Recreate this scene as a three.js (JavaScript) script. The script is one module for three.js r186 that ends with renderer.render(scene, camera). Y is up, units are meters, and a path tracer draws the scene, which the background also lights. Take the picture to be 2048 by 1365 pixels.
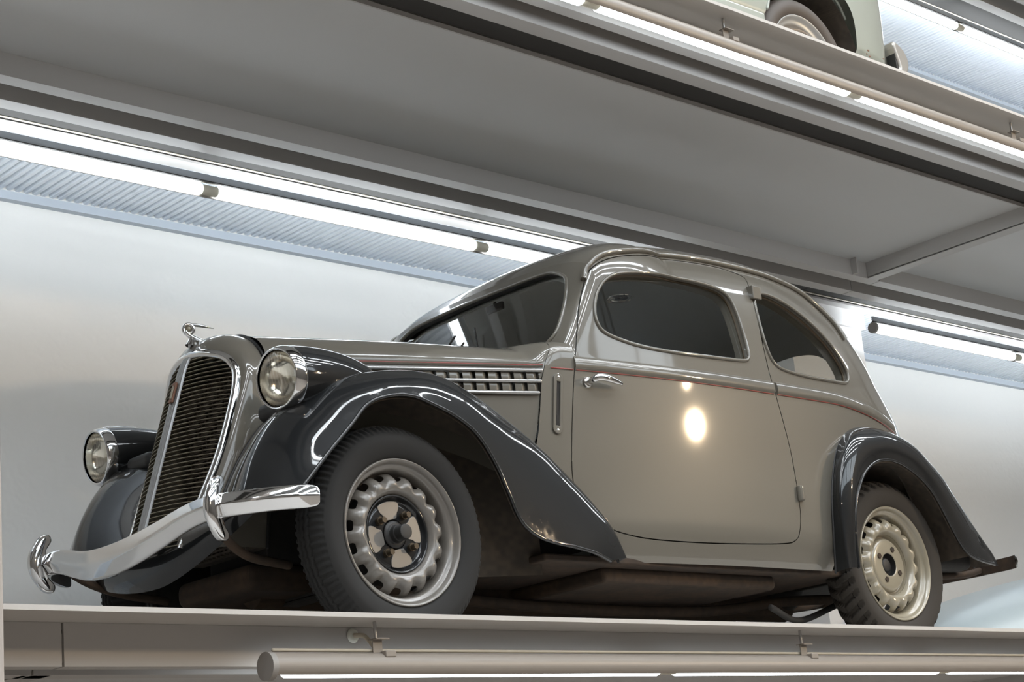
import * as THREE from 'three';
import { mergeGeometries } from 'three/addons/utils/BufferGeometryUtils.js';
import { RoundedBoxGeometry } from 'three/addons/geometries/RoundedBoxGeometry.js';
import { RectAreaLightUniformsLib } from 'three/addons/lights/RectAreaLightUniformsLib.js';

// ---------------------------------------------------------------- camera, exposure
RectAreaLightUniformsLib.init();
const scene = new THREE.Scene();
const renderer = new THREE.WebGLRenderer();
renderer.toneMapping = THREE.LinearToneMapping;
renderer.toneMappingExposure = 1.1;
renderer.shadowMap.enabled = true;
const camera = new THREE.PerspectiveCamera(2 * Math.atan(682.5 / 3663.9) * 180 / Math.PI, 2048 / 1365, 0.05, 100);
camera.position.set(-4.6593, -0.6186, 4.6668);
camera.rotation.set(0.27432, -0.7707, -0.09621, 'YXZ');

// ---------------------------------------------------------------- materials
const lin = (r, g, b) => new THREE.Color().setRGB(r, g, b);
const std = (c, rough, metal = 0, o = {}) => new THREE.MeshStandardMaterial({ color: c, roughness: rough, metalness: metal, side: THREE.DoubleSide, ...o });
const phy = (c, rough, metal = 0, o = {}) => new THREE.MeshPhysicalMaterial({ color: c, roughness: rough, metalness: metal, side: THREE.DoubleSide, ...o });
let seed = 7;
const rnd = () => { seed = (seed * 1664525 + 1013904223) >>> 0; return seed / 4294967296; };
function noiseTex(n, fn, srgb = true) {           // tileable value noise, fn(noise) -> [r,g,b] 0..1
  const base = [];
  for (let o = 0; o < 5; o++) { const m = 4 << o, a = new Float32Array(m * m); for (let i = 0; i < m * m; i++) a[i] = rnd(); base.push([m, a]); }
  const s = t => t * t * (3 - 2 * t), d = new Uint8Array(n * n * 4);
  const smp = (o, x, y) => { const [m, a] = base[o], X = x * m, Y = y * m, i = Math.floor(X), j = Math.floor(Y), u = s(X - i), v = s(Y - j), g = (p, q) => a[((q % m) * m) + (p % m)]; return (g(i, j) * (1 - u) + g(i + 1, j) * u) * (1 - v) + (g(i, j + 1) * (1 - u) + g(i + 1, j + 1) * u) * v; };
  for (let y = 0; y < n; y++) for (let x = 0; x < n; x++) {
    const oct = [0, 1, 2, 3, 4].map(o => smp(o, x / n, y / n)), c = fn(oct, rnd()), k = (y * n + x) * 4;
    for (let q = 0; q < 3; q++) d[k + q] = Math.max(0, Math.min(255, c[q] * 255)); d[k + 3] = 255;
  }
  const t = new THREE.DataTexture(d, n, n); t.wrapS = t.wrapT = THREE.RepeatWrapping; t.magFilter = THREE.LinearFilter; t.minFilter = THREE.LinearMipmapLinearFilter; t.generateMipmaps = true;
  if (srgb) t.colorSpace = THREE.SRGBColorSpace; t.needsUpdate = true; return t;
}
const wallBump = noiseTex(512, (o, r) => { const v = .25 * o[2] + .35 * o[3] + .4 * o[4]; return [v, v, v]; }, false);
const rustMap = noiseTex(256, (o, r) => { const v = .3 * o[1] + .3 * o[2] + .4 * o[4]; return [.13 + .15 * v, .10 + .11 * v, .07 + .08 * v]; });
const grimeMap = noiseTex(256, (o, r) => { const v = .4 * o[2] + .6 * o[4]; return [.09 + .06 * v, .085 + .05 * v, .08 + .04 * v]; });
const dirtMap = noiseTex(256, (o, r) => { const v = .4 * o[1] + .6 * o[4]; return [.21 + .12 * v, .19 + .10 * v, .165 + .085 * v]; });
const dustRough = noiseTex(256, (o, r) => { const v = .5 * o[2] + .5 * o[4]; return [0, .12 + .35 * Math.pow(v, 3) + (r > .985 ? .3 : 0), 0]; }, false);
const floorMap = noiseTex(256, (o, r) => { const v = .5 * o[1] + .5 * o[4]; return [.46 + .12 * v, .43 + .11 * v, .40 + .10 * v]; });
const M = {
  paint: phy(lin(.128, .118, .098), .36, 0, { clearcoat: 1, clearcoatRoughness: .05, specularIntensity: .45 }),
  black: phy(lin(.008, .009, .010), .5, 0, { clearcoat: 1, clearcoatRoughness: .06, specularIntensity: .2 }),
  blackDull: std(lin(.012, .012, .012), .55),
  chrome: std(lin(.70, .70, .70), .07, 1),
  chromeOld: std(lin(.62, .61, .59), .16, 1),
  alu: std(lin(.50, .50, .50), .38, 1),
  barGrey: std(lin(.34, .34, .34), .4, .9),
  bronze: std(lin(.24, .215, .165), .40, .6),
  rubber: std(lin(.008, .0078, .0075), .85),
  rubberDusty: std(lin(.024, .019, .014), .85),
  wheelGrey: phy(lin(.135, .125, .112), .35, 0, { clearcoat: .6, clearcoatRoughness: .15 }),
  wheelBeige: phy(lin(.25, .22, .16), .3, 0, { clearcoat: .8, clearcoatRoughness: .1 }),
  glass: phy(lin(.93, .95, .94), 0, 0, { transmission: 1, thickness: 0, ior: 1.5 }),
  lens: phy(lin(.97, .965, .94), .03, 0, { transmission: 1, thickness: 0, ior: 1.5 }),
  reflector: std(lin(.80, .78, .72), .14, 1),
  pin: std(lin(.22, .03, .025), .4),
  lining: std(lin(.70, .71, .70), .9),
  leather: std(lin(.055, .043, .032), .5),
  rust: std(0xffffff, .85, 0, { map: rustMap }),
  under: std(0xffffff, .9, 0, { map: dirtMap }),
  grime: std(0xffffff, .8, 0, { map: grimeMap }),
  badge: std(lin(.16, .075, .045), .5, .4),
  wood: std(lin(.10, .07, .042), .6),
  steel: std(lin(.44, .425, .41), .5),
  steelDeck: std(lin(.54, .54, .535), .6),
  steelTop: std(lin(.52, .50, .475), .55),
  shadeAndGasket: std(lin(.05, .048, .046), .9),  // near-black for the painted shade between deck beams, also the rail gasket
  post: std(lin(.42, .38, .35), .6),
  wall: std(lin(.75, .74, .715), .92, 0, { bumpMap: wallBump, bumpScale: .0016 }),
  pillar: std(lin(.72, .70, .69), .9),
  corr: std(lin(.78, .82, .87), .5),
  trim: std(lin(.46, .50, .55), .6),
  housing: std(lin(.27, .24, .21), .42),
  cap: std(lin(.30, .285, .27), .5),
  cable: std(lin(.60, .55, .45), .55),
  floor: std(0xffffff, .55, 0, { map: floorMap }),
  hallWall: std(lin(.14, .125, .11), .9),
  hallCeil: std(lin(.24, .24, .24), .9),
  pale: phy(lin(.36, .42, .44), .5, 0, { clearcoat: .6, clearcoatRoughness: .35 }),
  mint: phy(lin(.35, .372, .325), .34, 0, { clearcoat: .8, clearcoatRoughness: .12 }),
  rim2: std(lin(.36, .36, .35), .4, .3),
};
M.black.roughnessMap = null; M.black.clearcoatRoughnessMap = dustRough; M.black.clearcoatRoughness = .26;
const glow = (r, g, b, k) => new THREE.MeshStandardMaterial({ color: 0x000000, emissive: lin(r, g, b), emissiveIntensity: k, roughness: .5 });
M.tube = glow(.88, .95, 1.0, 9);
M.tubeEnd = std(lin(.75, .72, .60), .4);
M.spotGlow = glow(1.0, .74, .42, 60);
const STRIP = 26, WINDOW = 2.2;
M.window = glow(.82, .92, 1, WINDOW);
M.skyPanel = glow(.93, .97, 1, STRIP);

// ---------------------------------------------------------------- geometry helpers
const names = {};
const numbered = n => { const k = names[n] = (names[n] ?? -1) + 1; return k ? n + '_' + String(k).padStart(3, '0') : n; };
const V = (x, y, z) => new THREE.Vector3(x, y, z);
function thing(name, label, category, pos = [0, 0, 0], group) { const o = new THREE.Group(); o.name = numbered(name); scene.add(o); o.position.set(...pos); o.userData = { label, category }; if (group) o.userData.group = group; return o; }
function part(name, geo, mat, parent, label) { let gg = Array.isArray(geo) ? mergeAll(geo) : geo; if ((mat.map || mat.bumpMap || mat.clearcoatRoughnessMap || mat.roughnessMap) && !gg.attributes.uv) gg = metricUV(gg.index ? gg.toNonIndexed() : gg); const m = new THREE.Mesh(gg, mat); m.name = name; m.castShadow = m.receiveShadow = true; parent.add(m); if (label) m.userData.label = label; return m; }
function struct(name, geo, mat) { const m = part(name, geo, mat, scene); m.userData.kind = 'structure'; return m; }
function mergeAll(gs) {
  gs = gs.map(g => { g = g.index ? g.toNonIndexed() : g; for (const k of Object.keys(g.attributes)) if (k !== 'position' && k !== 'normal') g.deleteAttribute(k); return g; });
  return gs.length === 1 ? gs[0] : mergeGeometries(gs);
}
const box = (x0, x1, y0, y1, z0, z1) => { const g = new THREE.BoxGeometry(x1 - x0, y1 - y0, z1 - z0); g.translate((x0 + x1) / 2, (y0 + y1) / 2, (z0 + z1) / 2); return metricUV(g); };
const rbox = (x0, x1, y0, y1, z0, z1, r = .004, s = 2) => { const g = new RoundedBoxGeometry(x1 - x0, y1 - y0, z1 - z0, s, r); g.translate((x0 + x1) / 2, (y0 + y1) / 2, (z0 + z1) / 2); return g; };
function metricUV(g) { const p = g.attributes.position, n = g.attributes.normal, u = new Float32Array(p.count * 2); for (let i = 0; i < p.count; i++) { const ax = Math.abs(n.getX(i)), ay = Math.abs(n.getY(i)), az = Math.abs(n.getZ(i)); const [a, b] = ay > ax && ay > az ? [p.getX(i), p.getZ(i)] : ax > az ? [p.getZ(i), p.getY(i)] : [p.getX(i), p.getY(i)]; u[2 * i] = a; u[2 * i + 1] = b; } g.setAttribute('uv', new THREE.BufferAttribute(u, 2)); return g; }
function fromGrid(rows, wrapU = false, wrapV = false) {          // rows[i][j] = [x,y,z]
  const nu = rows.length, nv = rows[0].length, pos = [], idx = [];
  for (const r of rows) for (const p of r) pos.push(p[0], p[1], p[2]);
  const I = (i, j) => (i % nu) * nv + (j % nv);
  for (let i = 0; i < (wrapU ? nu : nu - 1); i++) for (let j = 0; j < (wrapV ? nv : nv - 1); j++) { const a = I(i, j), b = I(i + 1, j), c = I(i + 1, j + 1), d = I(i, j + 1); idx.push(a, b, c, a, c, d); }
  const g = new THREE.BufferGeometry(); g.setAttribute('position', new THREE.Float32BufferAttribute(pos, 3)); g.setIndex(idx); g.computeVertexNormals(); return g;
}
const grid = (nu, nv, fn, wu, wv) => { const rows = []; for (let i = 0; i <= (wu ? nu - 1 : nu); i++) { const r = []; for (let j = 0; j <= (wv ? nv - 1 : nv); j++) r.push(fn(i / nu, j / nv)); rows.push(r); } return fromGrid(rows, wu, wv); };
function clip(g, f) {                                             // keeps f > 0, cuts triangles on f = 0
  const P = g.attributes.position, N = g.attributes.normal, ix = g.index ? g.index.array : [...Array(P.count).keys()], val = new Float32Array(P.count), op = [], on = [];
  for (let i = 0; i < P.count; i++) val[i] = f(P.getX(i), P.getY(i), P.getZ(i));
  const vert = i => [P.getX(i), P.getY(i), P.getZ(i), N.getX(i), N.getY(i), N.getZ(i), val[i]];
  const mix = (a, b) => { let lo = 0, hi = 1, t = .5; for (let q = 0; q < 14; q++) { const v = f(a[0] + (b[0] - a[0]) * t, a[1] + (b[1] - a[1]) * t, a[2] + (b[2] - a[2]) * t); if ((v > 0) === (a[6] > 0)) lo = t; else hi = t; t = (lo + hi) / 2; } return a.map((x, k) => x + (b[k] - x) * t); };
  const emit = p => { op.push(p[0], p[1], p[2]); const l = Math.hypot(p[3], p[4], p[5]) || 1; on.push(p[3] / l, p[4] / l, p[5] / l); };
  for (let t = 0; t < ix.length; t += 3) {
    const tri = [vert(ix[t]), vert(ix[t + 1]), vert(ix[t + 2])], k = tri.filter(v => v[6] > 0).length;
    if (k === 3) tri.forEach(emit);
    else if (k) { const out = []; for (let i = 0; i < 3; i++) { const a = tri[i], b = tri[(i + 1) % 3]; if (a[6] > 0) out.push(a); if ((a[6] > 0) !== (b[6] > 0)) out.push(mix(a, b)); } for (let i = 1; i + 1 < out.length; i++) { emit(out[0]); emit(out[i]); emit(out[i + 1]); } }
  }
  const r = new THREE.BufferGeometry(); r.setAttribute('position', new THREE.Float32BufferAttribute(op, 3)); r.setAttribute('normal', new THREE.Float32BufferAttribute(on, 3)); return r;
}
const mapGeo = (g, f) => { const q = g.clone(), p = q.attributes.position, n = q.attributes.normal; for (let i = 0; i < p.count; i++) { const [a, b] = f([p.getX(i), p.getY(i), p.getZ(i)], [n.getX(i), n.getY(i), n.getZ(i)]); p.setXYZ(i, ...a); n.setXYZ(i, ...b); } return q; };
const mirrorZ = g => { const q = mapGeo(g, (p, n) => [[p[0], p[1], -p[2]], [n[0], n[1], -n[2]]]); if (q.index) { const a = q.index.array; for (let i = 0; i < a.length; i += 3) { const t = a[i]; a[i] = a[i + 1]; a[i + 1] = t; } } else for (const k of ['position', 'normal']) { const at = q.attributes[k]; if (at) for (let i = 0; i < at.count; i += 3) { const t = [at.getX(i), at.getY(i), at.getZ(i)]; at.setXYZ(i, at.getX(i + 1), at.getY(i + 1), at.getZ(i + 1)); at.setXYZ(i + 1, ...t); } } return q; };
const shift = (g, x, y, z) => { const q = g.clone(); q.translate(x, y, z); return q; };
const catm = (P, n, closed = false) => { const N = P.length, out = [], g = i => closed ? P[(i + N) % N] : P[Math.max(0, Math.min(N - 1, i))]; for (let i = 0; i < (closed ? N : N - 1); i++) for (let q = 0; q < n; q++) { const t = q / n, a = g(i - 1), b = g(i), c = g(i + 1), d = g(i + 2); out.push(b.map((_, k) => .5 * (2 * b[k] + (c[k] - a[k]) * t + (2 * a[k] - 5 * b[k] + 4 * c[k] - d[k]) * t * t + (3 * b[k] - a[k] - 3 * c[k] + d[k]) * t * t * t))); } if (!closed) out.push(P[N - 1]); return out; };
function sdf(poly) {                                              // signed distance, > 0 inside
  const n = poly.length; let x0 = 1e9, x1 = -1e9, y0 = 1e9, y1 = -1e9; for (const [x, y] of poly) { x0 = Math.min(x0, x); x1 = Math.max(x1, x); y0 = Math.min(y0, y); y1 = Math.max(y1, y); }
  return (x, y) => {
    const ox = Math.max(x0 - x, x - x1), oy = Math.max(y0 - y, y - y1); if (ox > .08 || oy > .08) return -Math.max(ox, oy);
    let d = 1e9, s = -1;
    for (let i = 0, j = n - 1; i < n; j = i++) { const [ax, ay] = poly[j], [bx, by] = poly[i], ex = bx - ax, ey = by - ay, wx = x - ax, wy = y - ay, t = Math.max(0, Math.min(1, (wx * ex + wy * ey) / (ex * ex + ey * ey || 1e-12))); d = Math.min(d, (wx - ex * t) ** 2 + (wy - ey * t) ** 2); if ((ay > y) !== (by > y) && x < ax + (y - ay) / (by - ay) * (bx - ax)) s = -s; }
    return s * Math.sqrt(d);
  };
}
function tube(pts, r, n = 60, seg = 8, closed = false) { const c = new THREE.CatmullRomCurve3(pts.map(p => V(...p)), closed, 'centripetal'), g = [new THREE.TubeGeometry(c, n, r, seg, closed)]; if (!closed) for (const p of [pts[0], pts[pts.length - 1]]) { const s = new THREE.SphereGeometry(r, seg, 6); s.translate(...p); g.push(s); } return mergeAll(g); }
function ribbon(pts, nrm, prof, closed = false) {                 // sweep a profile [along b, along n] on points with normals
  const N = pts.length, rows = pts.map((p, i) => { const a = pts[closed ? (i - 1 + N) % N : Math.max(0, i - 1)], b = pts[closed ? (i + 1) % N : Math.min(N - 1, i + 1)], t = V(b[0] - a[0], b[1] - a[1], b[2] - a[2]).normalize(), n = V(...nrm[i]).normalize(), bb = V().crossVectors(n, t).normalize(); return prof.map(([u, v]) => [p[0] + bb.x * u + n.x * v, p[1] + bb.y * u + n.y * v, p[2] + bb.z * u + n.z * v]); });
  if (closed) return fromGrid(rows, closed, false);
  const capEnd = r => fromGrid([r, r.map(() => [0, 1, 2].map(k => (r[0][k] + r[r.length - 1][k]) / 2))]);
  return mergeAll([fromGrid(rows), capEnd(rows[0]), capEnd(rows[rows.length - 1])]);
}
const latheZ = (prof, seg, fn, sm = 4) => { const P = sm ? catm(prof, sm) : prof; return grid(seg, P.length - 1, (u, v) => { const [r, z] = P[Math.round(v * (P.length - 1))], a = u * 2 * Math.PI, [rr, zz] = fn ? fn(r, z, a) : [r, z]; return [rr * Math.cos(a), rr * Math.sin(a), zz]; }, true, false); };
const cyl = (a, b, r, seg = 16, r2 = r) => { const A = V(...a), B = V(...b), g = new THREE.CylinderGeometry(r2, r, A.distanceTo(B), seg); g.applyQuaternion(new THREE.Quaternion().setFromUnitVectors(V(0, 1, 0), B.clone().sub(A).normalize())); g.translate((A.x + B.x) / 2, (A.y + B.y) / 2, (A.z + B.z) / 2); return g; };
const extr = (pts, depth, bevel = 0, seg = 2) => { const s = new THREE.Shape(pts.map(p => new THREE.Vector2(p[0], p[1]))); return new THREE.ExtrudeGeometry(s, { depth, bevelEnabled: bevel > 0, bevelSize: bevel, bevelThickness: bevel, bevelSegments: seg, curveSegments: 12 }); };

// ---------------------------------------------------------------- the hall (structure)
struct('floor', box(-11, 14, -2.45, -2.2, -2.0, 13), M.floor);
struct('ceiling', box(-11, 14, 8.4, 8.6, -2.0, 13), M.hallCeil);
struct('wall_back', metricUV(new THREE.BoxGeometry(25, 11.05, .25).translate(1.5, 2.975, -1.685)), M.wall);
struct('wall_front', box(-11, 14, -2.45, 8.6, 13, 13.2), M.hallWall);
struct('wall_left', box(-11.2, -11, -2.45, 8.6, -2.0, 13.2), M.hallWall);
struct('wall_right', box(14, 14.2, -2.45, 8.6, -2.0, 13.2), M.hallWall);
for (const [i, x] of [[1, -6], [2, -2], [3, 2], [4, 6], [5, 10]]) {           // daylit windows high in the front wall
  struct('window_' + i, box(x - 1.8, x + 1.8, 5.4, 8.25, 12.97, 12.99), M.window);
  struct('trim_window_' + i, mergeAll([box(x - 1.9, x + 1.9, 5.28, 5.4, 12.9, 12.999), box(x - 1.9, x + 1.9, 8.25, 8.35, 12.9, 12.999), box(x - 1.9, x - 1.8, 5.4, 8.25, 12.9, 12.999), box(x + 1.8, x + 1.9, 5.4, 8.25, 12.9, 12.999), box(x - .04, x + .04, 5.4, 8.25, 12.92, 12.965)]), M.hallCeil);
  const l = new THREE.RectAreaLight(lin(.82, .92, 1), WINDOW, 3.6, 2.85); l.name = 'window_light'; l.position.set(x, 6.82, 12.95); scene.add(l); l.lookAt(x, 6.82, 0);
}
const WZ = -1.56;                                                  // face of the back wall
// corrugated gallery floors seen from below, running to the wall, on an angle
function corrugated(y, x0, x1, z0, z1) {
  const pitch = .038, n = Math.round((x1 - x0) / pitch), rows = [];
  const prof = [[0, .017], [.06, .017], [.16, 0], [.6, 0], [.9, .017]];
  for (let i = 0; i < n; i++) for (const [u, h] of prof) rows.push([x0 + (i + u) * pitch, y + h]);
  const g = fromGrid([...rows.map(([x, yy]) => [[x, yy, z0], [x, yy, z1]])]).toNonIndexed(); g.computeVertexNormals(); return g;
}
for (const [i, y] of [[1, 2.115], [2, 4.245], [3, -.015]]) {
  struct('ceiling_gallery_' + i, [corrugated(y, -6, 9, WZ, -1.0)], M.corr);
  struct('trim_' + i, mergeAll([box(-6, 9, y - .052, y - .004, WZ, WZ + .006), box(-6, 9, y - .052, y - .046, WZ + .006, WZ + .035)]), M.trim);
}

// ---------------------------------------------------------------- display rack: decks, beams, posts
const channel = (x0, x1, yt, yb, zf, dir, fl) => {                 // U profile: web at zf, flanges to zf + dir*fl
  const P = [[0, yb], [fl, yb], [fl, yb + .009], [.008, yb + .010], [.008, yt - .010], [fl, yt - .009], [fl, yt], [0, yt]];
  const g = new THREE.ExtrudeGeometry(new THREE.Shape(P.map(p => new THREE.Vector2(p[0], p[1]))), { depth: x1 - x0, bevelEnabled: false });
  g.applyMatrix4(new THREE.Matrix4().makeBasis(V(0, 0, dir), V(0, 1, 0), V(1, 0, 0))); g.translate(x0, 0, zf); return g;
};
function deck(y, label) {
  const t = thing('display_deck', label, 'display rack', [0, y, 0]);
  const X0 = -7.8, X1 = 9, J = [-2.55, 2.905];                        // joints of the bays
  part('deck_plate', box(X0, X1, -.012, 0, -.99, 1.11), M.steelTop, t);
  const segs = [[X0, J[0] - .003], [J[0] + .003, J[1] - .003], [J[1] + .003, X1]];
  for (const [a, b] of segs) {
    part('front_beam', channel(a, b, -.0125, -.112, .953, -1, .045), M.steel, t);
    part('inner_front_beam', channel(a, b, -.0125, -.112, .812, -1, .065), M.steel, t);
    part('inner_rear_beam', channel(a, b, -.0125, -.112, -.416, -1, .062), M.steel, t);
    part('rear_beam', channel(a, b, -.0125, -.112, -.592, -1, .066), M.steel, t);
    part('rear_lip', box(a, b, -.032, -.022, -.998, -.926), M.steel, t); 
    part('soffit_panel', mergeAll([box(a + .002, b - .002, -.029, -.023, -.4155, .515)]), M.steelDeck, t);
    part('gap_shade', mergeAll([box(a, b, -.017, -.013, .515, .803), box(a, b, -.017, -.013, .820, .944), box(a, b, -.017, -.013, -.583, -.425), box(a, b, -.017, -.013, -.926, -.601)]), M.shadeAndGasket, t, 'added dark strips that paint shade into the gaps between the beams');  // dark strips added so the gaps look shaded; the shade is in the colour
    part('panel_edge', box(a + .002, b - .002, -.041, -.023, .508, .516), M.steel, t);
  }
  for (const x of [-8.15 + .5, J[0] - .02, J[1] - .1]) part('cross_beam', mergeAll([box(x, x + .008, -.108, -.0135, -.415, .80), box(x, x + .075, -.112, -.104, -.415, .80)]), M.steel, t);
  part('wire_run', tube([-7.5, -4, -1, 2, 5, 8].map((x, i) => [x, -.022, -.905 + .004 * (i % 2)]), .004, 120, 6), M.cable, t);
  for (const x of J) part('gusset_plate', box(x - .23, x - .22, -.112, -.03, -.416, -.38), M.steel, t);
  return t;
}
deck(0, 'grey steel display deck that the grey and black vintage car stands on');
deck(2.13, 'grey steel display deck overhead, above the vintage car roof, holding the pale green car');
deck(4.26, 'topmost grey steel display deck, at the upper right corner behind the pale green car');
function post(x0, x1, z0, z1, label) { const t = thing('rack_post', label, 'post', [(x0 + x1) / 2, -2.2, (z0 + z1) / 2]); const w = (x1 - x0) / 2, d = (z1 - z0) / 2; part('shaft', rbox(-w, w, .012, 10.55, -d, d, .006), M.post, t); part('base_plate', box(-w - .05, w + .05, 0, .012, -d - .05, d + .05), M.post, t); }
post(-2.97, -2.847, 1.125, 1.245, 'pinkish grey steel post at the left edge, in front of the lower deck');
{ const t = thing('wall_pillar', 'white square pillar behind the tail of the vintage car', 'pillar', [3.2, -2.2, -1.22]); part('shaft', box(-.32, .32, 0, 4.31, -.22, .22), M.pillar, t); part('capital', box(-.34, .34, 4.2, 4.30, -.24, .24), M.pillar, t); }

// ---------------------------------------------------------------- tube luminaires
function luminaire(label, x0, n, y, z, { r = .034, face = 0, open = 1.25, beams = [[face, 1]], group, rods = true, drop = .1, first = 0, L = 1.395 } = {}) {
  // face: direction (angle in yz) in which the open side looks; housing covers the rest
  const t = thing('tube_luminaire', label, 'light', [x0, y, z], group), len = n * L;
  const arc = (a0, a1, rr) => grid(2, 22, (u, v) => { const a = a0 + (a1 - a0) * v; return [u * len, rr * Math.sin(a), rr * Math.cos(a)]; });
  
  part('housing', mergeAll([arc(face + open, face + 2 * Math.PI - open, r), arc(face + open, face + 2 * Math.PI - open, r - .002)]), M.housing, t);
  for (const x of [0, len]) part('end_cap', cyl([x - .008, 0, 0], [x + .008, 0, 0], r + .001, 28), M.cap, t);
  for (let i = 0; i < n; i++) {
    part('fluorescent_tube', cyl([i * L + .05, 0, 0], [(i + 1) * L - .035, 0, 0], r * .82, 20), M.tube, t);
    if (i) part('tube_joint', mergeAll([cyl([i * L - .028, 0, 0], [i * L + .042, 0, 0], r * .70, 18)]), M.tubeEnd, t);
    for (const [b, power] of beams) {
      const l = new THREE.RectAreaLight(lin(.88, .95, 1.0), TUBE * power, L - .09, r * 1.6); l.name = 'tube_light'; t.add(l);
      l.position.set((i + .5) * L, Math.sin(b) * (r * .82 + .006), Math.cos(b) * (r * .82 + .006)); l.lookAt(V(x0 + (i + .5) * L, y + Math.sin(b) * 5, z + Math.cos(b) * 5));
    }
  }
  if (!rods) { part('mounting_rail', mergeAll([box(-.01, len + .01, r + .006, r + .032, .004, .012)]), M.trim, t); part('rail_gasket', box(-.01, len + .01, r + .001, r + .0055, .003, .014), M.shadeAndGasket, t); }
  part('cable', tube([[.02, r + .006, -.004], [len * .3, r + .007, -.006], [len * .6, r + .006, -.004], [len - .02, r + .006, -.005]], .0045, 80, 6), M.cable, t);
  if (rods) for (const dx of rods) {
    part('hanger_rod', cyl([dx, r + .034, 0], [dx, drop, 0], .0045, 10), M.alu, t);
    part('hanger_clip', mergeAll([box(dx - .014, dx + .030, r + .032, r + .035, -.012, .020), box(dx - .014, dx + .016, r - .004, r + .034, .002, .005), rbox(dx + .006, dx + .040, r - .014, r + .003, .006, .03, .003)]), M.housing, t);
  }
  return t;
}
const TUBE = 9;
const down = -1.15;                                                // opening looks down and back
luminaire('long beige tube light below the lower deck edge, its end cap under the front wheel', -2.06, 4, -.125, 1.05, { face: -2.0, rods: [.335, 2.05, 3.8], drop: .112 });
luminaire('long lit tube light hung below the front edge of the overhead deck', -2.06, 4, 2.005, 1.05, { face: -2.0, rods: [.35, 2.08, 3.9], drop: .112 });
const rear = { r: .029, face: .61, open: 2.64, beams: [[2.35, 3], [-1.1, .22]], rods: false };
luminaire('bright tube light behind the overhead deck, left of the vintage car roof', -3.68, 4, 1.935, -.80, { ...rear });
luminaire('bright tube light behind the overhead deck, right of the vintage car tail', 3.35, 3, 1.935, -.80, { ...rear });
luminaire('bright tube light by the upper wall, right of the pale green car', 3.35, 3, 4.065, -.80, { ...rear });
{ const t = thing('power_cable', 'beige cable leaving a white grommet below the front wheel', 'cable', [-1.722, -.034, .9555]); part('grommet', latheZ([[0, .006], [.012, .006], [.017, .003], [.019, 0]], 24), std(lin(.72, .74, .68), .45), t); part('wire', tube([[0, 0, .007], [.010, -.004, .03], [.014, -.022, .05], [.018, -.044, .066]], .006, 24, 8), M.cable, t); }

// hall lamps: warm spotlights facing the rack, daylight panels in the ceiling
function spot(label, p, aim, k, r = .11) {
  const t = thing('spotlight', label, 'light', p), d = V(aim[0] - p[0], aim[1] - p[1], aim[2] - p[2]).normalize(), g = new THREE.Group();
  const q = new THREE.Quaternion().setFromUnitVectors(V(0, 0, 1), d);
  const can = part('can', latheZ([[0, -.26], [.06, -.26], [r * .8, -.2], [r + .01, -.02], [r + .012, .02], [r + .004, .02], [r, 0]], 28), M.blackDull, t); can.quaternion.copy(q);
  const gl = part('lamp_glass', new THREE.CircleGeometry(r, 28), M.spotGlow, t); gl.quaternion.copy(q);
  part('stem', cyl([0, 0, 0], [0, 8.4 - p[1], 0], .012, 8), M.blackDull, t);
  const s = new THREE.SpotLight(lin(1, .76, .50), k, 0, .75, .8, 2); s.name = 'spot_beam'; s.castShadow = true; s.shadow.radius = r * 45; s.position.copy(d.clone().multiplyScalar(.06)); t.add(s);
  s.target.position.copy(d.clone().multiplyScalar(6)); t.add(s.target); s.target.name = 'spot_target';
}
spot('warm hall spotlight far to the right of the visitors', [6.38, 2.64, 7.4], [.4, .6, .6], 60, .13);
spot('small warm hall spotlight at the front right, above the larger one', [6.3, 3.16, 7.4], [.6, .6, .6], 3, .036);
spot('warm hall spotlight at the front left', [-5.5, 3.2, 9.5], [-1.2, .5, .8], 16, .09);
function panel(label, x, z, w, d, k) { const t = thing('ceiling_light_panel', label, 'light', [x, 8.36, z]); part('frame', mergeAll([box(-w / 2 - .06, w / 2 + .06, -.05, .04, -d / 2 - .06, -d / 2), box(-w / 2 - .06, w / 2 + .06, -.05, .04, d / 2, d / 2 + .06), box(-w / 2 - .06, -w / 2, -.05, .04, -d / 2, d / 2), box(w / 2, w / 2 + .06, -.05, .04, -d / 2, d / 2)]), M.trim, t); part('diffuser', box(-w / 2, w / 2, -.02, 0, -d / 2, d / 2), M.skyPanel, t); const l = new THREE.RectAreaLight(lin(.93, .97, 1), k, w, d); l.name = 'panel_light'; l.position.set(0, -.03, 0); t.add(l); l.lookAt(x, 0, z); }
for (const [n, z] of [['nearest the rack', 3.2], ['second from the rack', 5.4], ['third from the rack', 7.6], ['farthest from the rack', 9.8]])
  for (const [m, x] of [['left', -4.5], ['right', 5]]) panel(`long daylight strip lamp in the hall ceiling, ${n}, ${m} one`, x, z, 8, .22, STRIP);

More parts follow.
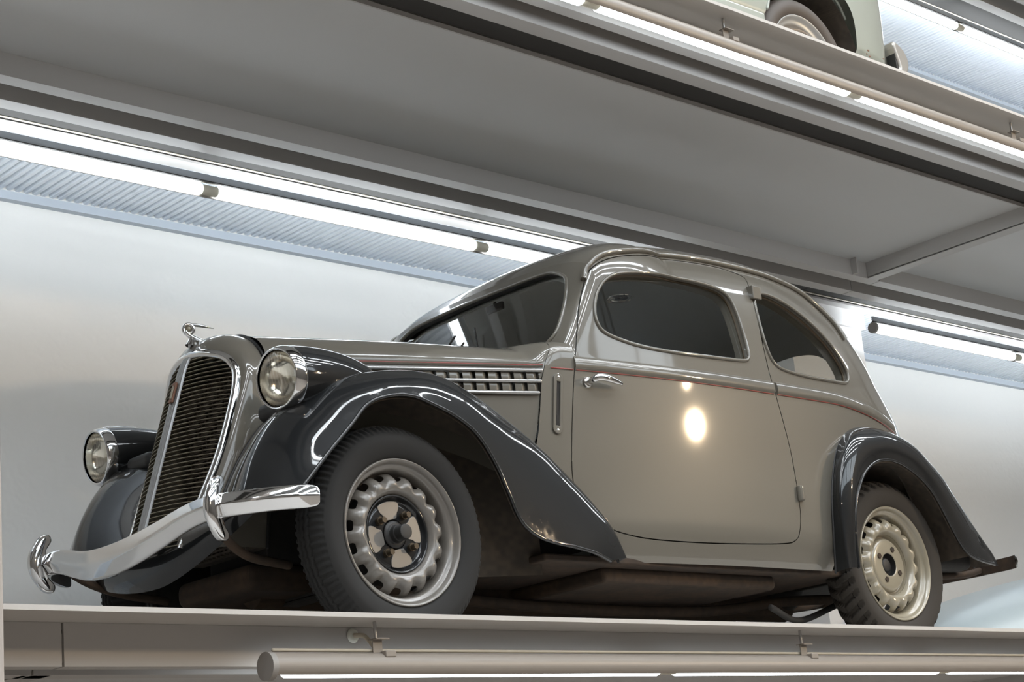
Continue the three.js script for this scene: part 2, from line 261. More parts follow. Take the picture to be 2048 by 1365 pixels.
// ---------------------------------------------------------------- vintage car body surface
const car = thing('vintage_car', 'grey vintage saloon with black fenders and chrome bumper on the lower deck', 'car');
const XA = -.2, XB = .72, YB = .93, YS = .285, XF = -.68;
const cl = (v, a, b) => Math.max(a, Math.min(b, v));
const PROF = [[-.68, .905], [-.68, .93], [-.47, .985], [-.455, 1.03], [-.44, 1.06], [-.262, 1.385], [-.2, 1.437], [-.1, 1.488], [0, 1.525], [.15, 1.562], [.3, 1.583], [.45, 1.592], [.6, 1.597], [.75, 1.592], [.9, 1.576], [1.05, 1.547], [1.2, 1.495], [1.35, 1.435], [1.5, 1.342], [1.63, 1.222], [1.75, 1.06], [1.84, .91], [1.9, .77], [1.935, .63], [1.955, .5], [1.96, .38], [1.96, .285]];
const PF = [...PROF.slice(0, 5), ...catm(PROF.slice(5), 12)];
{ const a = PROF[4], b = PROF[5], extra = []; for (let i = 1; i < 14; i++) extra.push([a[0] + (b[0] - a[0]) * i / 14, a[1] + (b[1] - a[1]) * i / 14]); PF.splice(5, 0, ...extra); }
const Wb = x => .638 - .085 * Math.max(0, .45 - x) ** 2 - .05 * Math.max(0, x - .7) ** 2;
const W = (x, y) => Wb(x) - .09 * Math.max(0, y - .93) - .03 * (Math.max(0, .43 - y) / .145) ** 2 - .010 * Math.max(0, (.93 - y) / .5) ** 2;
const pex = (x, y) => x < -.19 && y < 1.4 ? 18 : x < .2 ? 18 - 12 * cl((x + .25) / .4, 0, 1) : x < .7 ? 6 : 6 - 2.8 * Math.min(1, x - .7);
const coreOf = (x, y) => [cl(x, y > YB ? XA : XF, XB), cl(y, YS, YB)];
function kHit(x, y) {
  const [cx, cy] = coreOf(x, y); let dx = x - cx, dy = y - cy; const L = Math.hypot(dx, dy); if (L < 1e-6) return [0, x, y]; dx /= L; dy /= L; let D = 1e9;
  for (let i = 0; i + 1 < PF.length; i++) { const ax = PF[i][0] - cx, ay = PF[i][1] - cy, ex = PF[i + 1][0] - PF[i][0], ey = PF[i + 1][1] - PF[i][1], den = dx * ey - dy * ex; if (Math.abs(den) < 1e-9) continue; const t = (ax * ey - ay * ex) / den, s = (ax * dy - ay * dx) / den; if (t > 0 && s >= -1e-6 && s <= 1 + 1e-6 && t < D) D = t; }
  return D > 1e8 ? [0, x, y] : [L / D, cx + dx * D, cy + dy * D];
}
const S = (x, y) => { const [k, hx, hy] = kHit(x, y); return k >= 1 ? 0 : W(x, y) * Math.sqrt(Math.max(0, 1 - k ** pex(hx, hy))); };
const SN = (x, y) => { const e = .016, a = (S(x + e, y) - S(x - e, y)) / (2 * e), b = (S(x, y + e) - S(x, y - e)) / (2 * e), l = Math.hypot(a, b, 1); return [-a / l, -b / l, 1 / l]; };
const onBody = (x, y, h = 0) => { const n = SN(x, y), z = S(x, y); return [x + n[0] * h, y + n[1] * h, z + n[2] * h]; };
const kSamples = p => { const kc = Math.sin(.25) ** (2 / p), out = []; for (let i = 0; i < 14; i++) out.push([kc * i / 14, Math.sqrt(1 - (kc * i / 14) ** p)]); for (let i = 0; i <= 26; i++) { const f = .25 + (Math.PI / 2 - .25) * i / 26; out.push([Math.sin(f) ** (2 / p), Math.cos(f)]); } return out; };
const fan = fromGrid(PF.map(h => { const [cx, cy] = coreOf(h[0], h[1]), half = kSamples(pex(...h)).map(([k, w]) => { const x = cx + (h[0] - cx) * k, y = cy + (h[1] - cy) * k; return [x, y, W(x, y) * w]; }); return [...half, ...half.slice(0, -1).reverse().map(q => [q[0], q[1], -q[2]])]; }));
const coreL = grid(100, 52, (u, v) => { const x = XF + (XB - XF) * u, y = YS + (YB - YS) * v; return [x, y, W(x, y)]; });
const shellRaw = mergeAll([fan, coreL, mirrorZ(coreL)]);
// outlines on the body side (x, y)
const DOOR = catm([[-.282, 1.262], [-.346, 1.127], [-.390, .992], [-.412, .909], [-.434, .784], [-.453, .644], [-.458, .558], [-.447, .499], [-.403, .441], [-.345, .402], [-.271, .378], [-.137, .361], [.1, .356], [.361, .362], [.531, .371], [.582, .383], [.608, .411], [.625, .50], [.615, .657], [.603, .743], [.581, .847], [.562, .932], [.552, 1.011], [.550, 1.141], [.556, 1.277], [.566, 1.356], [.566, 1.398], [.454, 1.420], [.317, 1.420], [.1, 1.408], [-.083, 1.378], [-.185, 1.346], [-.248, 1.308]], 5, true);
const DWIN = catm([[-.278, 1.160], [-.251, 1.222], [-.199, 1.274], [-.122, 1.305], [.044, 1.325], [.211, 1.327], [.345, 1.316], [.408, 1.291], [.433, 1.238], [.446, 1.148], [.452, 1.075], [.445, 1.045], [.40, 1.033], [.218, 1.027], [.027, 1.026], [-.092, 1.032], [-.181, 1.046], [-.256, 1.070], [-.281, 1.108]], 6, true);
const QWIN = catm([[.572, 1.303], [.621, 1.331], [.690, 1.327], [.792, 1.297], [.901, 1.243], [.994, 1.177], [1.054, 1.105], [1.070, 1.054], [1.040, 1.022], [.958, 1.015], [.792, 1.013], [.658, 1.023], [.600, 1.041], [.573, 1.084], [.560, 1.163], [.558, 1.256]], 6, true);
const WSH = [[1.03, .45], [1.04, .485], [1.07, .505], [1.12, .508], [1.2, .497], [1.27, .478], [1.305, .452], [1.338, .39], [1.347, .32], [1.35, .17]];
const WS = catm([...WSH.map(([y, z]) => [z, y]), [0, 1.351], ...WSH.slice().reverse().map(([y, z]) => [-z, y]), [-.2, 1.03], [0, 1.03], [.2, 1.03]], 6, true);
const REARW = catm([[.26, 1.2], [.24, 1.29], [.1, 1.33], [-.1, 1.33], [-.24, 1.29], [-.26, 1.2], [-.1, 1.17], [.1, 1.17]], 6, true);
const RARCH = catm([[.80, .20], [.845, .40], [.87, .52], [.905, .60], [.95, .66], [1.02, .71], [1.11, .73], [1.2, .73], [1.30, .705], [1.38, .67], [1.44, .62], [1.49, .56], [1.53, .49], [1.58, .43], [1.70, .385], [2.1, .37], [2.1, .1], [.80, .1]], 4, true);
const fDoor = sdf(DOOR), fDWin = sdf(DWIN), fQWin = sdf(QWIN), fWS = sdf(WS), fRear = sdf(REARW), fArch = sdf(RARCH);
const seamXs = [[.28, -.66], [.4, -.635], [.645, -.594], [.707, -.577], [.877, -.548], [.94, -.525], [1.0, -.492], [1.07, -.465]];
const seamX = y => { const L = seamXs; if (y <= L[0][0]) return L[0][1]; for (let i = 0; i + 1 < L.length; i++) if (y <= L[i + 1][0]) { const t = (y - L[i][0]) / (L[i + 1][0] - L[i][0]); return L[i][1] + (L[i + 1][1] - L[i][1]) * t; } return L[L.length - 1][1]; };
const joinY = x => { const L = [[-.68, .60], [-.62, .545], [-.54, .49], [-.43, .405], [-.35, .33], [-.30, .285]]; if (x >= -.30) return .2; for (let i = 0; i + 1 < L.length; i++) if (x <= L[i + 1][0]) { const t = (x - L[i][0]) / (L[i + 1][0] - L[i][0]); return L[i][1] + (L[i + 1][1] - L[i][1]) * Math.max(0, t); } return .2; };
const wsOut = (x, y, z) => x < -.1 && y > .99 ? -fWS(z, y) : 1, rwOut = (x, y, z) => x > 1.2 ? -fRear(z, y) : 1;
const shellKeep = (x, y, z) => Math.min(-fDoor(x, y) - .0028, -fQWin(x, y), wsOut(x, y, z), rwOut(x, y, z), -fArch(x, y), x - seamX(y) - .0012, y - joinY(x));
const shellG = clip(shellRaw, (x, y, z) => z > -2 ? shellKeep(x, y, z) : 1);
part('body_shell', shellG, M.paint, car);
const inward = (g, d) => mapGeo(g, (p, n) => { const s = (n[2] * p[2] > 0 || Math.abs(p[2]) < .02) ? 1 : -1; return [[p[0] - Math.sign(p[2] || 1) * 0 - n[0] * d * s, p[1] - n[1] * d * s, p[2] - n[2] * d * s], n]; });
{ // inner lining of the cabin, a few centimetres inside the sheet metal
  const sx = .93, inner = mapGeo(shellRaw, (p, n) => [[.45 + (p[0] - .45) * .965, p[1] - Math.max(0, p[1] - .5) * .045, p[2] * sx], n]);
  const lift = (f, x, y, d) => -f(.45 + (x - .45) / .965, y > .5 ? .5 + (y - .5) / .955 : y) - d;
  part('cabin_lining', clip(inner, (x, y, z) => Math.min(-fDWin(x, y) - .016, -fQWin(x, y) - .016, x < -.05 ? -fWS(z / sx, y + .03) - .012 : 1, x > 1.2 ? -fRear(z / sx, y + .03) - .012 : 1, x + .43, y - .62, 1.55 - x, Math.max(y - .92, .76 - x))), M.lining, car);
}
const sides = [1, -1];
const both = (g, s) => s > 0 ? g : mirrorZ(g);
const edgeOn = (poly, d, step = 1) => { const pts = poly.filter((_, i) => i % step === 0).map(([x, y]) => onBody(x, y, d)); return [pts, poly.filter((_, i) => i % step === 0).map(([x, y]) => SN(x, y))]; };
const reveal = (poly, depth, inset) => { const N = poly.length; return fromGrid(poly.map(([x, y], i) => { const a = poly[(i - 1 + N) % N], b = poly[(i + 1) % N]; let nx = b[1] - a[1], ny = -(b[0] - a[0]); const l = Math.hypot(nx, ny); nx /= l; ny /= l; const p = onBody(x, y), n = [0, .16, .987], mk = (o, d) => [p[0] + nx * o - n[0] * d, p[1] + ny * o - n[1] * d, p[2] - n[2] * d]; return [mk(0, 0), mk(inset * .15, depth * .25), mk(inset * .5, depth * .6), mk(inset, depth)]; }), true); };
const flange = (poly, d) => fromGrid(poly.map(([x, y]) => { const p = onBody(x, y), n = SN(x, y); return [p, [p[0] - n[0] * d, p[1] - n[1] * d, p[2] - n[2] * d]]; }), true);
const orient = poly => { let a = 0; poly.forEach((p, i) => { const q = poly[(i + 1) % poly.length]; a += p[0] * q[1] - q[0] * p[1]; }); return a > 0 ? poly.slice().reverse() : poly; };
const DW = orient(DWIN), QW = orient(QWIN);
const pane = (f, d) => { const g = clip(mergeAll([fan, coreL]), (x, y, z) => Math.min(f(x, y) + .004, z + .0)); return inward(g, d); };
const flatPane = poly => { const xs = poly.map(p => p[0]), ys = poly.map(p => p[1]), xa = Math.min(...xs) + .06, xb = Math.max(...xs) - .06, ya = Math.min(...ys), yb = Math.max(...ys) - .02, xm = (xa + xb) / 2, zl = S(xa, ya + .05), zr = S(xb, ya + .05), zt = S(xm, yb) - S(xm, ya + .05), f = (x, y) => zl + (zr - zl) * (x - xa) / (xb - xa) + zt * (y - ya - .05) / (yb - ya - .05) - off; let off = 0; off = Math.max(...poly.map(([x, y]) => f(x, y) - S(x, y))) + .014; const g = new THREE.ShapeGeometry(new THREE.Shape(poly.map(p => new THREE.Vector2(...p)))); const p = g.attributes.position; for (let i = 0; i < p.count; i++) p.setZ(i, f(p.getX(i), p.getY(i))); g.computeVertexNormals(); return g; };
const dPane = flatPane(DWIN), qPane = flatPane(QWIN);
const doorSkin = clip(clip(mergeAll([fan, coreL]), (x, y, z) => Math.min(z - .2, .75 - x, x + .6)), (x, y, z) => Math.min(fDoor(x, y) - .0010, -fDWin(x, y)));
const DOORo = orient(DOOR);
const beltPts = (x0, x1, n, yf, h) => { const p = [], m = []; for (let i = 0; i <= n; i++) { const x = x0 + (x1 - x0) * i / n, y = yf(x); p.push(onBody(x, y, h)); m.push(SN(x, y)); } return [p, m]; };
const beltY = x => x < .9 ? .945 : .945 - .055 * ((x - .9) / .5) ** 1.6;
const beltProf = [[-.026, -.002], [-.023, .003], [-.016, .0075], [-.006, .0095], [.008, .0085], [.018, .005], [.026, -.002]];
const flip = P => P.map(([a, b]) => [-a, b]);
for (const s of sides) {
  const d = part('door', both(doorSkin, s), M.paint, car, s > 0 ? 'grey front-hinged side door with a glossy lamp reflection' : 'grey door on the far side');
  part('door_edge', both(flange(DOORo, .03), s), M.paint, d);
  part('window_reveal', both(reveal(DW, .052, .010), s), M.paint, d);
  part('window_bead', both(tube(edgeOn(DWIN, .001, 2)[0], .0065, 200, 8, true), s), M.paint, d);
  part('window_seal', both(tube(DWIN.filter((_, i) => i % 2 === 0).map(([x, y]) => onBody(x, y, -.020)), .005, 200, 6, true), s), M.wood, d);
  part('window_glass', both(dPane, s), M.glass, d);
  { const [p, m] = beltPts(-.4095, .5545, 60, beltY, .001); part('belt_molding', both(ribbon(p, m, beltProf), s), M.paint, d); const [q, w] = beltPts(-.405, .552, 60, x => beltY(x) - .024, .0025); part('pinstripe', both(ribbon(q, w, [[-.0022, 0], [0, .0012], [.0022, 0]]), s), M.pin, d); }
  // door handle
  const hp = onBody(-.362, .880, 0);
  const hg = (() => { const pts = [[0, 0, .004], [0, .004, .030], [.012, .010, .042], [.045, .009, .047], [.09, .003, .046], [.128, -.002, .041]], R = [.011, .0115, .0135, .013, .0105, .006], c = new THREE.CatmullRomCurve3(pts.map(p => V(...p))), n = 40; const rows = []; for (let i = 0; i <= n; i++) { const t = i / n, p = c.getPoint(t), tg = c.getTangent(t), u = V(0, 1, 0).cross(tg).normalize(), w = tg.clone().cross(u).normalize(), q = t * 5, k = Math.min(4, Math.floor(q)), r = (R[k] + (R[k + 1] - R[k]) * (q - k)) * (i === n ? .05 : 1); const row = []; for (let a = 0; a < 12; a++) { const A = a / 12 * 2 * Math.PI; row.push([p.x + (u.x * Math.cos(A) * .8 + w.x * Math.sin(A)) * r, p.y + (u.y * Math.cos(A) * .8 + w.y * Math.sin(A)) * r, p.z + (u.z * Math.cos(A) * .8 + w.z * Math.sin(A)) * r]); } rows.push(row); } return fromGrid(rows, false, true); })();
  const h = part('door_handle', both(shift(hg, hp[0], hp[1], hp[2]), s), M.chrome, d, 'chrome lever handle');
  part('handle_escutcheon', both(shift(latheZ([[0, .008], [.014, .008], [.018, .005], [.020, 0]], 24), hp[0], hp[1], hp[2]).applyMatrix4(new THREE.Matrix4()), s), M.chromeOld, d);
  // hinges
  const hb = onBody(.628, .555), ht = onBody(.572, 1.322);
  part('hinge', both(mergeAll([shift(latheZ([[0, -.027], [.011, -.026], [.013, -.02], [.013, .02], [.011, .026], [0, .027]], 16).rotateX(Math.PI / 2), hb[0], hb[1], hb[2] + .010), rbox(hb[0] - .002, hb[0] + .02, hb[1] - .026, hb[1] + .020, hb[2] - .004, hb[2] + .008, .002)]), s), M.paint, d);
  part('hinge', both(rbox(ht[0] - .026, ht[0] + .024, ht[1] - .026, ht[1] + .026, ht[2] - .012, ht[2] + .022, .004), s), M.paint, d);
  // rear quarter window, belt behind and before the door
  part('quarter_reveal', both(reveal(QW, .052, .010), s), M.paint, car);
  part('quarter_bead', both(tube(edgeOn(QWIN, .001, 2)[0], .0065, 180, 8, true), s), M.paint, car);
  part('quarter_seal', both(tube(QWIN.filter((_, i) => i % 2 === 0).map(([x, y]) => onBody(x, y, -.020)), .005, 180, 6, true), s), M.wood, car);
  part('quarter_glass', both(qPane, s), M.glass, car);
  part('door_jamb', both(fromGrid(DOORo.map(([x, y]) => { const n = SN(x, y); return [onBody(x, y, -.006), onBody(x, y, -.05)]; }), true), s), M.blackDull, car);
  for (const [x0, x1] of [[.572, 1.40]]) { const [p, m] = beltPts(x0, x1, 60, beltY, .001); part('belt_molding', both(ribbon(p, m, beltProf), s), M.paint, car); const [q, w] = beltPts(x0, x1, 60, x => beltY(x) - .024, .0025); part('pinstripe', both(ribbon(q, w, [[-.0022, 0], [0, .0012], [.0022, 0]]), s), M.pin, car); }
  { const q = [], w = []; for (let i = 0; i <= 8; i++) { const x = -.508 + .092 * i / 8; q.push(onBody(x, .921, .0025)); w.push([-.3, 0, .95]); } part('pinstripe', both(ribbon(q, w, [[-.0022, 0], [0, .0012], [.0022, 0]]), s), M.pin, car); }
  // drip rail over the door and quarter window
  const DR = catm([[-.284, 1.262], [-.262, 1.306], [-.222, 1.345], [-.165, 1.374], [-.071, 1.397], [.05, 1.420], [.2, 1.434], [.36, 1.439], [.556, 1.437], [.78, 1.424], [.95, 1.403], [1.06, 1.352], [1.12, 1.295], [1.150, 1.222]], 6);
  part('drip_rail', both(ribbon(DR.map(([x, y]) => onBody(x, y)), DR.map(([x, y]) => SN(x, y)), [[.014, -.002], [.013, .010], [.008, .017], [0, .018], [-.008, .013], [-.010, .005], [-.006, -.001]]), s), M.paint, car);
  // semaphore indicator slot between hood and door
  const C = [-.494, .799], ax = [.013, .1, 0], al = Math.hypot(...ax), up = [ax[0] / al, ax[1] / al], cz = onBody(...C), nn = SN(...C);
  const sg = new THREE.Group(), stad = (w, l, n = 10) => { const o = []; for (let i = 0; i <= n; i++) { const a = Math.PI * i / n; o.push([w * Math.cos(a), l + w * Math.sin(a)]); } for (let i = 0; i <= n; i++) { const a = Math.PI + Math.PI * i / n; o.push([w * Math.cos(a), -l + w * Math.sin(a)]); } return o; };
  const sh = new THREE.Shape(stad(.0165, .085).map(p => new THREE.Vector2(...p))); sh.holes.push(new THREE.Path([[-.0095, -.078], [.0095, -.078], [.0095, .078], [-.0095, .078]].map(p => new THREE.Vector2(...p))));
  const fr = new THREE.ExtrudeGeometry(sh, { depth: .003, bevelEnabled: true, bevelSize: .0025, bevelThickness: .0025, bevelSegments: 2 });
  const place = g => { const m = new THREE.Matrix4().makeBasis(V(up[1], -up[0], 0), V(up[0], up[1], 0), V(0, 0, 1)); const q = new THREE.Quaternion().setFromUnitVectors(V(0, 0, 1), V(...nn)); g.applyMatrix4(m); g.applyQuaternion(q); g.translate(cz[0], cz[1], cz[2] + .001); return g; };
  const ind = part('indicator_frame', both(place(fr.clone()), s), M.paint, car, 'oblong frame of the semaphore indicator');
  part('indicator_arm', both(place(mergeAll([box(-.0085, .0085, -.074, .078, .0005, .0015), rbox(-.006, .006, -.076, -.04, .0008, .004, .001)])), s), M.grime, ind);
  for (const yy of [-.091, .091]) part('screw', both(place(shift(latheZ([[0, .003], [.004, .0026], [.006, 0]], 12), 0, yy, .004)), s), M.chromeOld, ind);
}
// windshield frame and glass
const wsPoint = (y, z, d = 0) => { // point on the sloping front for given y, z
  let lo = 4, hi = 30, best = null; for (let i = 3; i < 40; i++) { const h = PF[i], [cx, cy] = coreOf(...h); let k = 1; for (let q = 0; q < 6; q++) { const x = cx + (h[0] - cx) * k, yy = cy + (h[1] - cy) * k; k = Math.max(.2, 1 - Math.min(1, (z / W(x, yy)) ** 2)) ; k = k ** (1 / pex(...h)); } const p = [cx + (h[0] - cx) * k, cy + (h[1] - cy) * k]; if (best && (best[1] - y) * (p[1] - y) <= 0) { const t = (y - best[1]) / (p[1] - best[1] || 1e-9); return [best[0] + (p[0] - best[0]) * t - .88 * d, y + .48 * d, z]; } best = p; } return [best[0] - .88 * d, y, z]; };
{
  const P = WS.map(([z, y]) => wsPoint(y, z, .001)), Q = WS.map(([z, y]) => wsPoint(y, z, -.022));
  part('windshield_bead', tube(P.filter((_, i) => i % 2 === 0), .007, 220, 8, true), M.paint, car);
  part('windshield_seal', fromGrid(P.map((p, i) => [p, Q[i]]), true), M.blackDull, car);
  const g = clip(fan, (x, y, z) => x < -.1 && y > .99 ? fWS(z, y) + .005 : -1);
  part('windshield_glass', mapGeo(g, (p, n) => [[p[0] + .016, p[1] - .008, p[2]], n]), M.glass, car);
  part('rear_glass', mapGeo(clip(fan, (x, y, z) => x > 1.2 ? fRear(z, y) + .004 : -1), (p, n) => [[p[0] - .012, p[1] - .006, p[2]], n]), M.glass, car);
  for (const z of [.18, -.18]) part('wiper', mergeAll([tube([[-.47, 1.03, z], [-.42, 1.10, z * .7], [-.36, 1.215, z * .3]], .004, 20, 6)]), M.blackDull, car);
}
// ---------------------------------------------------------------- hood, cowl, grille shell
const hw = x => Math.min(.215 + .394 * (x + 1.4), x > -.7 ? Wb(x) : 9), hTop = x => 1.056 + .012 * Math.sin(Math.PI * cl((x + 1.4) / .9, 0, 1));
const hn = x => { const t = cl((x + .57) / .13, 0, 1); return 5 + 11 * t * t * (3 - 2 * t); };
const hoodZ = (x, y) => { const t = (y - .8) / (hTop(x) - .8); return hw(x) * (t <= 0 ? 1 : Math.sqrt(Math.max(0, 1 - t ** hn(x)))); };
const hoodY = [[-1.4, .60], [-1.3, .68], [-1.2, .72], [-1.0, .69], [-.8, .61], [-.7, .56], [-.6, .51], [-.5, .46], [-.4, .46]], hoodB = x => { for (let i = 0; i + 1 < hoodY.length; i++) if (x <= hoodY[i + 1][0]) { const [a, p] = hoodY[i], [b, q] = hoodY[i + 1]; return p + (q - p) * cl((x - a) / (b - a), 0, 1); } return .46; };
const hoodSec = (x, yb) => { yb = hoodB(x); const half = []; for (let i = 0; i < 16; i++) half.push([x, yb + (.8 - yb) * i / 16, hw(x)]); for (const [k, w] of kSamples(hn(x))) half.push([x, .8 + (hTop(x) - .8) * k, hw(x) * w]); return [...half, ...half.slice(0, -1).reverse().map(q => [q[0], q[1], -q[2]])]; };
const hoodRows = []; for (let i = 0; i <= 100; i++) hoodRows.push(hoodSec(-1.397 + .99 * i / 100, .36));
const hoodRaw = fromGrid(hoodRows);
const LOUV = [[.876, .904, 14], [.836, .867, 11]];
const outRect = (x, y) => Math.min(...LOUV.map(([yb, yt, n]) => Math.max(yb - y, y - yt, x + .553, -.553 - .0415 * n - x)));
const hood = part('hood', clip(hoodRaw, (x, y, z) => Math.min(seamX(y) - x - .0004, outRect(x, y))), M.paint, car);
part('cowl', clip(hoodRaw, (x, y, z) => Math.min(x - seamX(y) - .0012, y - .90, -fDoor(x, y) - .0035, -.385 - x)), M.paint, car);
const hoodN = x => { const l = Math.hypot(.394, 1); return [-.394 / l, 0, 1 / l]; };
const onHood = (x, y, h) => { const n = hoodN(x); return [x + n[0] * h, y, hoodZ(x, y) + n[2] * h]; };
for (const s of sides) {
  for (const [y, x0, x1] of [[.908, -.545, -1.2], [.871, -.553, -1.15], [.831, -.563, -1.0]]) part('hood_strip', both(tube([0, .25, .5, .75, 1].map(t => onHood(x0 + (x1 - x0) * t, y + .004 * t, .007)), .0062, 40, 8), s), M.alu, hood, 'bright metal strip');
  const mold = (y0, y1, mat, prof) => { const p = [], m = []; for (let i = 0; i <= 60; i++) { const t = i / 60, x = -.538 - .84 * t; p.push(onHood(x, y0 + (y1 - y0) * t, .0005)); m.push(hoodN(x)); } part(mat === M.pin ? 'pinstripe' : 'hood_molding', both(ribbon(p, m, prof), s), mat, hood); };
  mold(.932, .940, M.paint, [[-.014, -.001], [-.012, .005], [-.006, .008], [0, .006], [.005, .008], [.011, .005], [.014, -.001]]);
  mold(.928, .936, M.pin, [[-.002, .0062], [0, .0075], [.002, .0062]]);
  for (const [yb, yt, n] of LOUV) for (let i = 0; i < n; i++) {     // each louver: a recess that rises to a flat tongue, open to the rear
    const x0 = -.553 - .0415 * (i + 1), lv = part('louver', both(grid(14, 6, (u, v) => { const e = u < .42 ? 1 - Math.sin(u / .42 * Math.PI / 2) : 0, q = Math.min(1, Math.min(v, 1 - v) * 5); return onHood(x0 + .0415 * (1 - u), yb + (yt - yb) * v, .0015 - .0015 * (1 - q) + (u > .42 ? .002 : 0) - .0165 * e); }), s), M.paint, hood);
  }
  part('hood_latch', both(mergeAll([tube([onHood(-.68, .716, .01), onHood(-.665, .713, .022), onHood(-.652, .708, .012)], .005, 12, 8)]), s), M.chrome, hood);
}
part('hood_hinge', tube([[-1.39, 1.058, 0], [-1.1, 1.068, 0], [-.8, 1.070, 0], [-.48, 1.060, 0]], .005, 40, 8), M.paint, hood);
const xc = y => -1.55 - .324 * (.99 - y);
const nose = (y, z) => xc(y) + 2.2 * z * z;
const GH = [[.34, .158], [.40, .168], [.5, .182], [.62, .196], [.75, .2], [.85, .197], [.91, .182], [.947, .150], [.968, .10], [.979, .05], [.982, 0]];
const HH = [[.34, .23], [.42, .23], [.52, .228], [.63, .224], [.75, .219], [.86, .216], [.94, .2], [1.0, .158], [1.04, .10], [1.053, .05], [1.056, 0]];
const G1 = catm(GH, 6), H1 = catm(HH, 6);
const gNose = (y, z) => nose(y, z) + (y > .93 ? .9 * (y - .93) ** 2 * 4 : 0);
{
  const half = G1.map(([gy, gz], i) => {
    const [hy, hz] = H1[i], P0 = [gNose(gy, gz), gy, gz], P3 = [-1.402 - Math.max(0, .75 - hy) * .12, hy, hz], top = cl((gy - .9) / .08, 0, 1);
    const P1 = [P0[0] + .035 * (1 - top) + .004, gy + .052 * top, gz + .036 * (1 - top) + .012], P2 = [P3[0] - .07, hy - .002 + .012 * top, hz + .004];
    const row = []; for (let q = 0; q <= 20; q++) { const t = q / 20, a = (1 - t) ** 3, b = 3 * t * (1 - t) ** 2, c = 3 * t * t * (1 - t), d = t ** 3; row.push([0, 1, 2].map(k => a * P0[k] + b * P1[k] + c * P2[k] + d * P3[k])); } return row; });
  const full = [...half, ...half.slice(0, -1).reverse().map(r => r.map(p => [p[0], p[1], -p[2]]))];
  part('grille_shell', fromGrid(full), M.paint, car);
  part('hood_welt', tube(full.filter((_, i) => i % 3 === 0).map(r => { const p = r[20]; return [p[0] + .002, p[1] + .001, p[2] * 1.008]; }), .006, 200, 8), M.blackDull, car);
  const gr = new THREE.Group(); gr.name = 'grille'; gr.userData.label = 'radiator grille of fine horizontal bars'; car.add(gr);
  const core = []; for (let i = 0; i < 46; i++) core.push(box(-1.462, -1.440, .36 + i * .0118, .366 + i * .0118, -.165, .165)); for (let i = 0; i < 15; i++) core.push(box(-1.460, -1.442, .355, .91, -.162 + i * .0225, -.156 + i * .0225));
  part('radiator_core', mergeAll([...core, box(-1.447, -1.41, .35, .92, -.17, .17)]), M.under, gr);
  const fr = [...G1.map(([y, z]) => [gNose(y, z), y, z]), ...G1.slice(0, -1).reverse().map(([y, z]) => [gNose(y, z), y, -z])];
  const nr = fr.map(([x, y, z]) => { const s = 4.4 * z; return [-1, .1, s].map(q => q); });
  part('grille_frame', ribbon(fr, nr, [[-.017, -.006], [-.015, .004], [-.008, .010], [0, .011], [.008, .007], [.012, .001], [.012, -.008]]), M.chrome, gr, 'chrome surround');
  const gHalf = y => { for (let i = 0; i + 1 < G1.length; i++) if (y >= G1[i][0] && y <= G1[i + 1][0]) { const t = (y - G1[i][0]) / (G1[i + 1][0] - G1[i][0] || 1); return G1[i][1] + (G1[i + 1][1] - G1[i][1]) * t; } return 0; };
  for (let i = 0; i < 43; i++) { const y = .352 + i * .0146, g = gHalf(y) - .004; if (g < .03) continue; const rows = []; for (let q = 0; q <= 24; q++) { const z = -g + 2 * g * q / 24, x = gNose(y, z); rows.push([[x + .0015, y + .0016, z], [x - .0003, y, z], [x + .0015, y - .0016, z], [x + .014, y - .001, z], [x + .014, y + .001, z]]); } part('grille_bar', fromGrid(rows, false, true), M.bronze, gr); }
  const rows = []; for (let i = 0; i <= 40; i++) { const y = .345 + .634 * i / 40, x = gNose(y, 0); const r = []; for (let q = 0; q <= 40; q++) { const z = -.0205 + .041 * q / 40, rib = Math.abs(z) < .0165 ? .0025 * Math.abs(Math.sin(z / .0165 * Math.PI * 2)) : 0; r.push([x - .006 - rib + 2.2 * z * z + (Math.abs(z) > .0195 ? .008 : 0), y, z]); } rows.push(r); }
  part('grille_center_bar', fromGrid(rows), M.barGrey, gr, 'ribbed bright centre bar');
  const bd = extr([[-.0085, -.033], [.0085, -.033], [.0095, .03], [.004, .036], [-.004, .036], [-.0095, .03]], .004, .0015); bd.rotateY(-Math.PI / 2); bd.rotateZ(-.31); bd.translate(gNose(.86, 0) - .011, .86, 0); part('badge', bd, M.badge, gr, 'small reddish brown badge plate');
  const cr = extr([[-.004, -.02], [.004, -.02], [.004, .018], [0, .024], [-.004, .018]], .002, .0008); cr.rotateY(-Math.PI / 2); cr.rotateZ(-.31); cr.translate(gNose(.86, 0) - .0165, .86, 0); part('badge_crest', cr, M.bronze, gr);
}
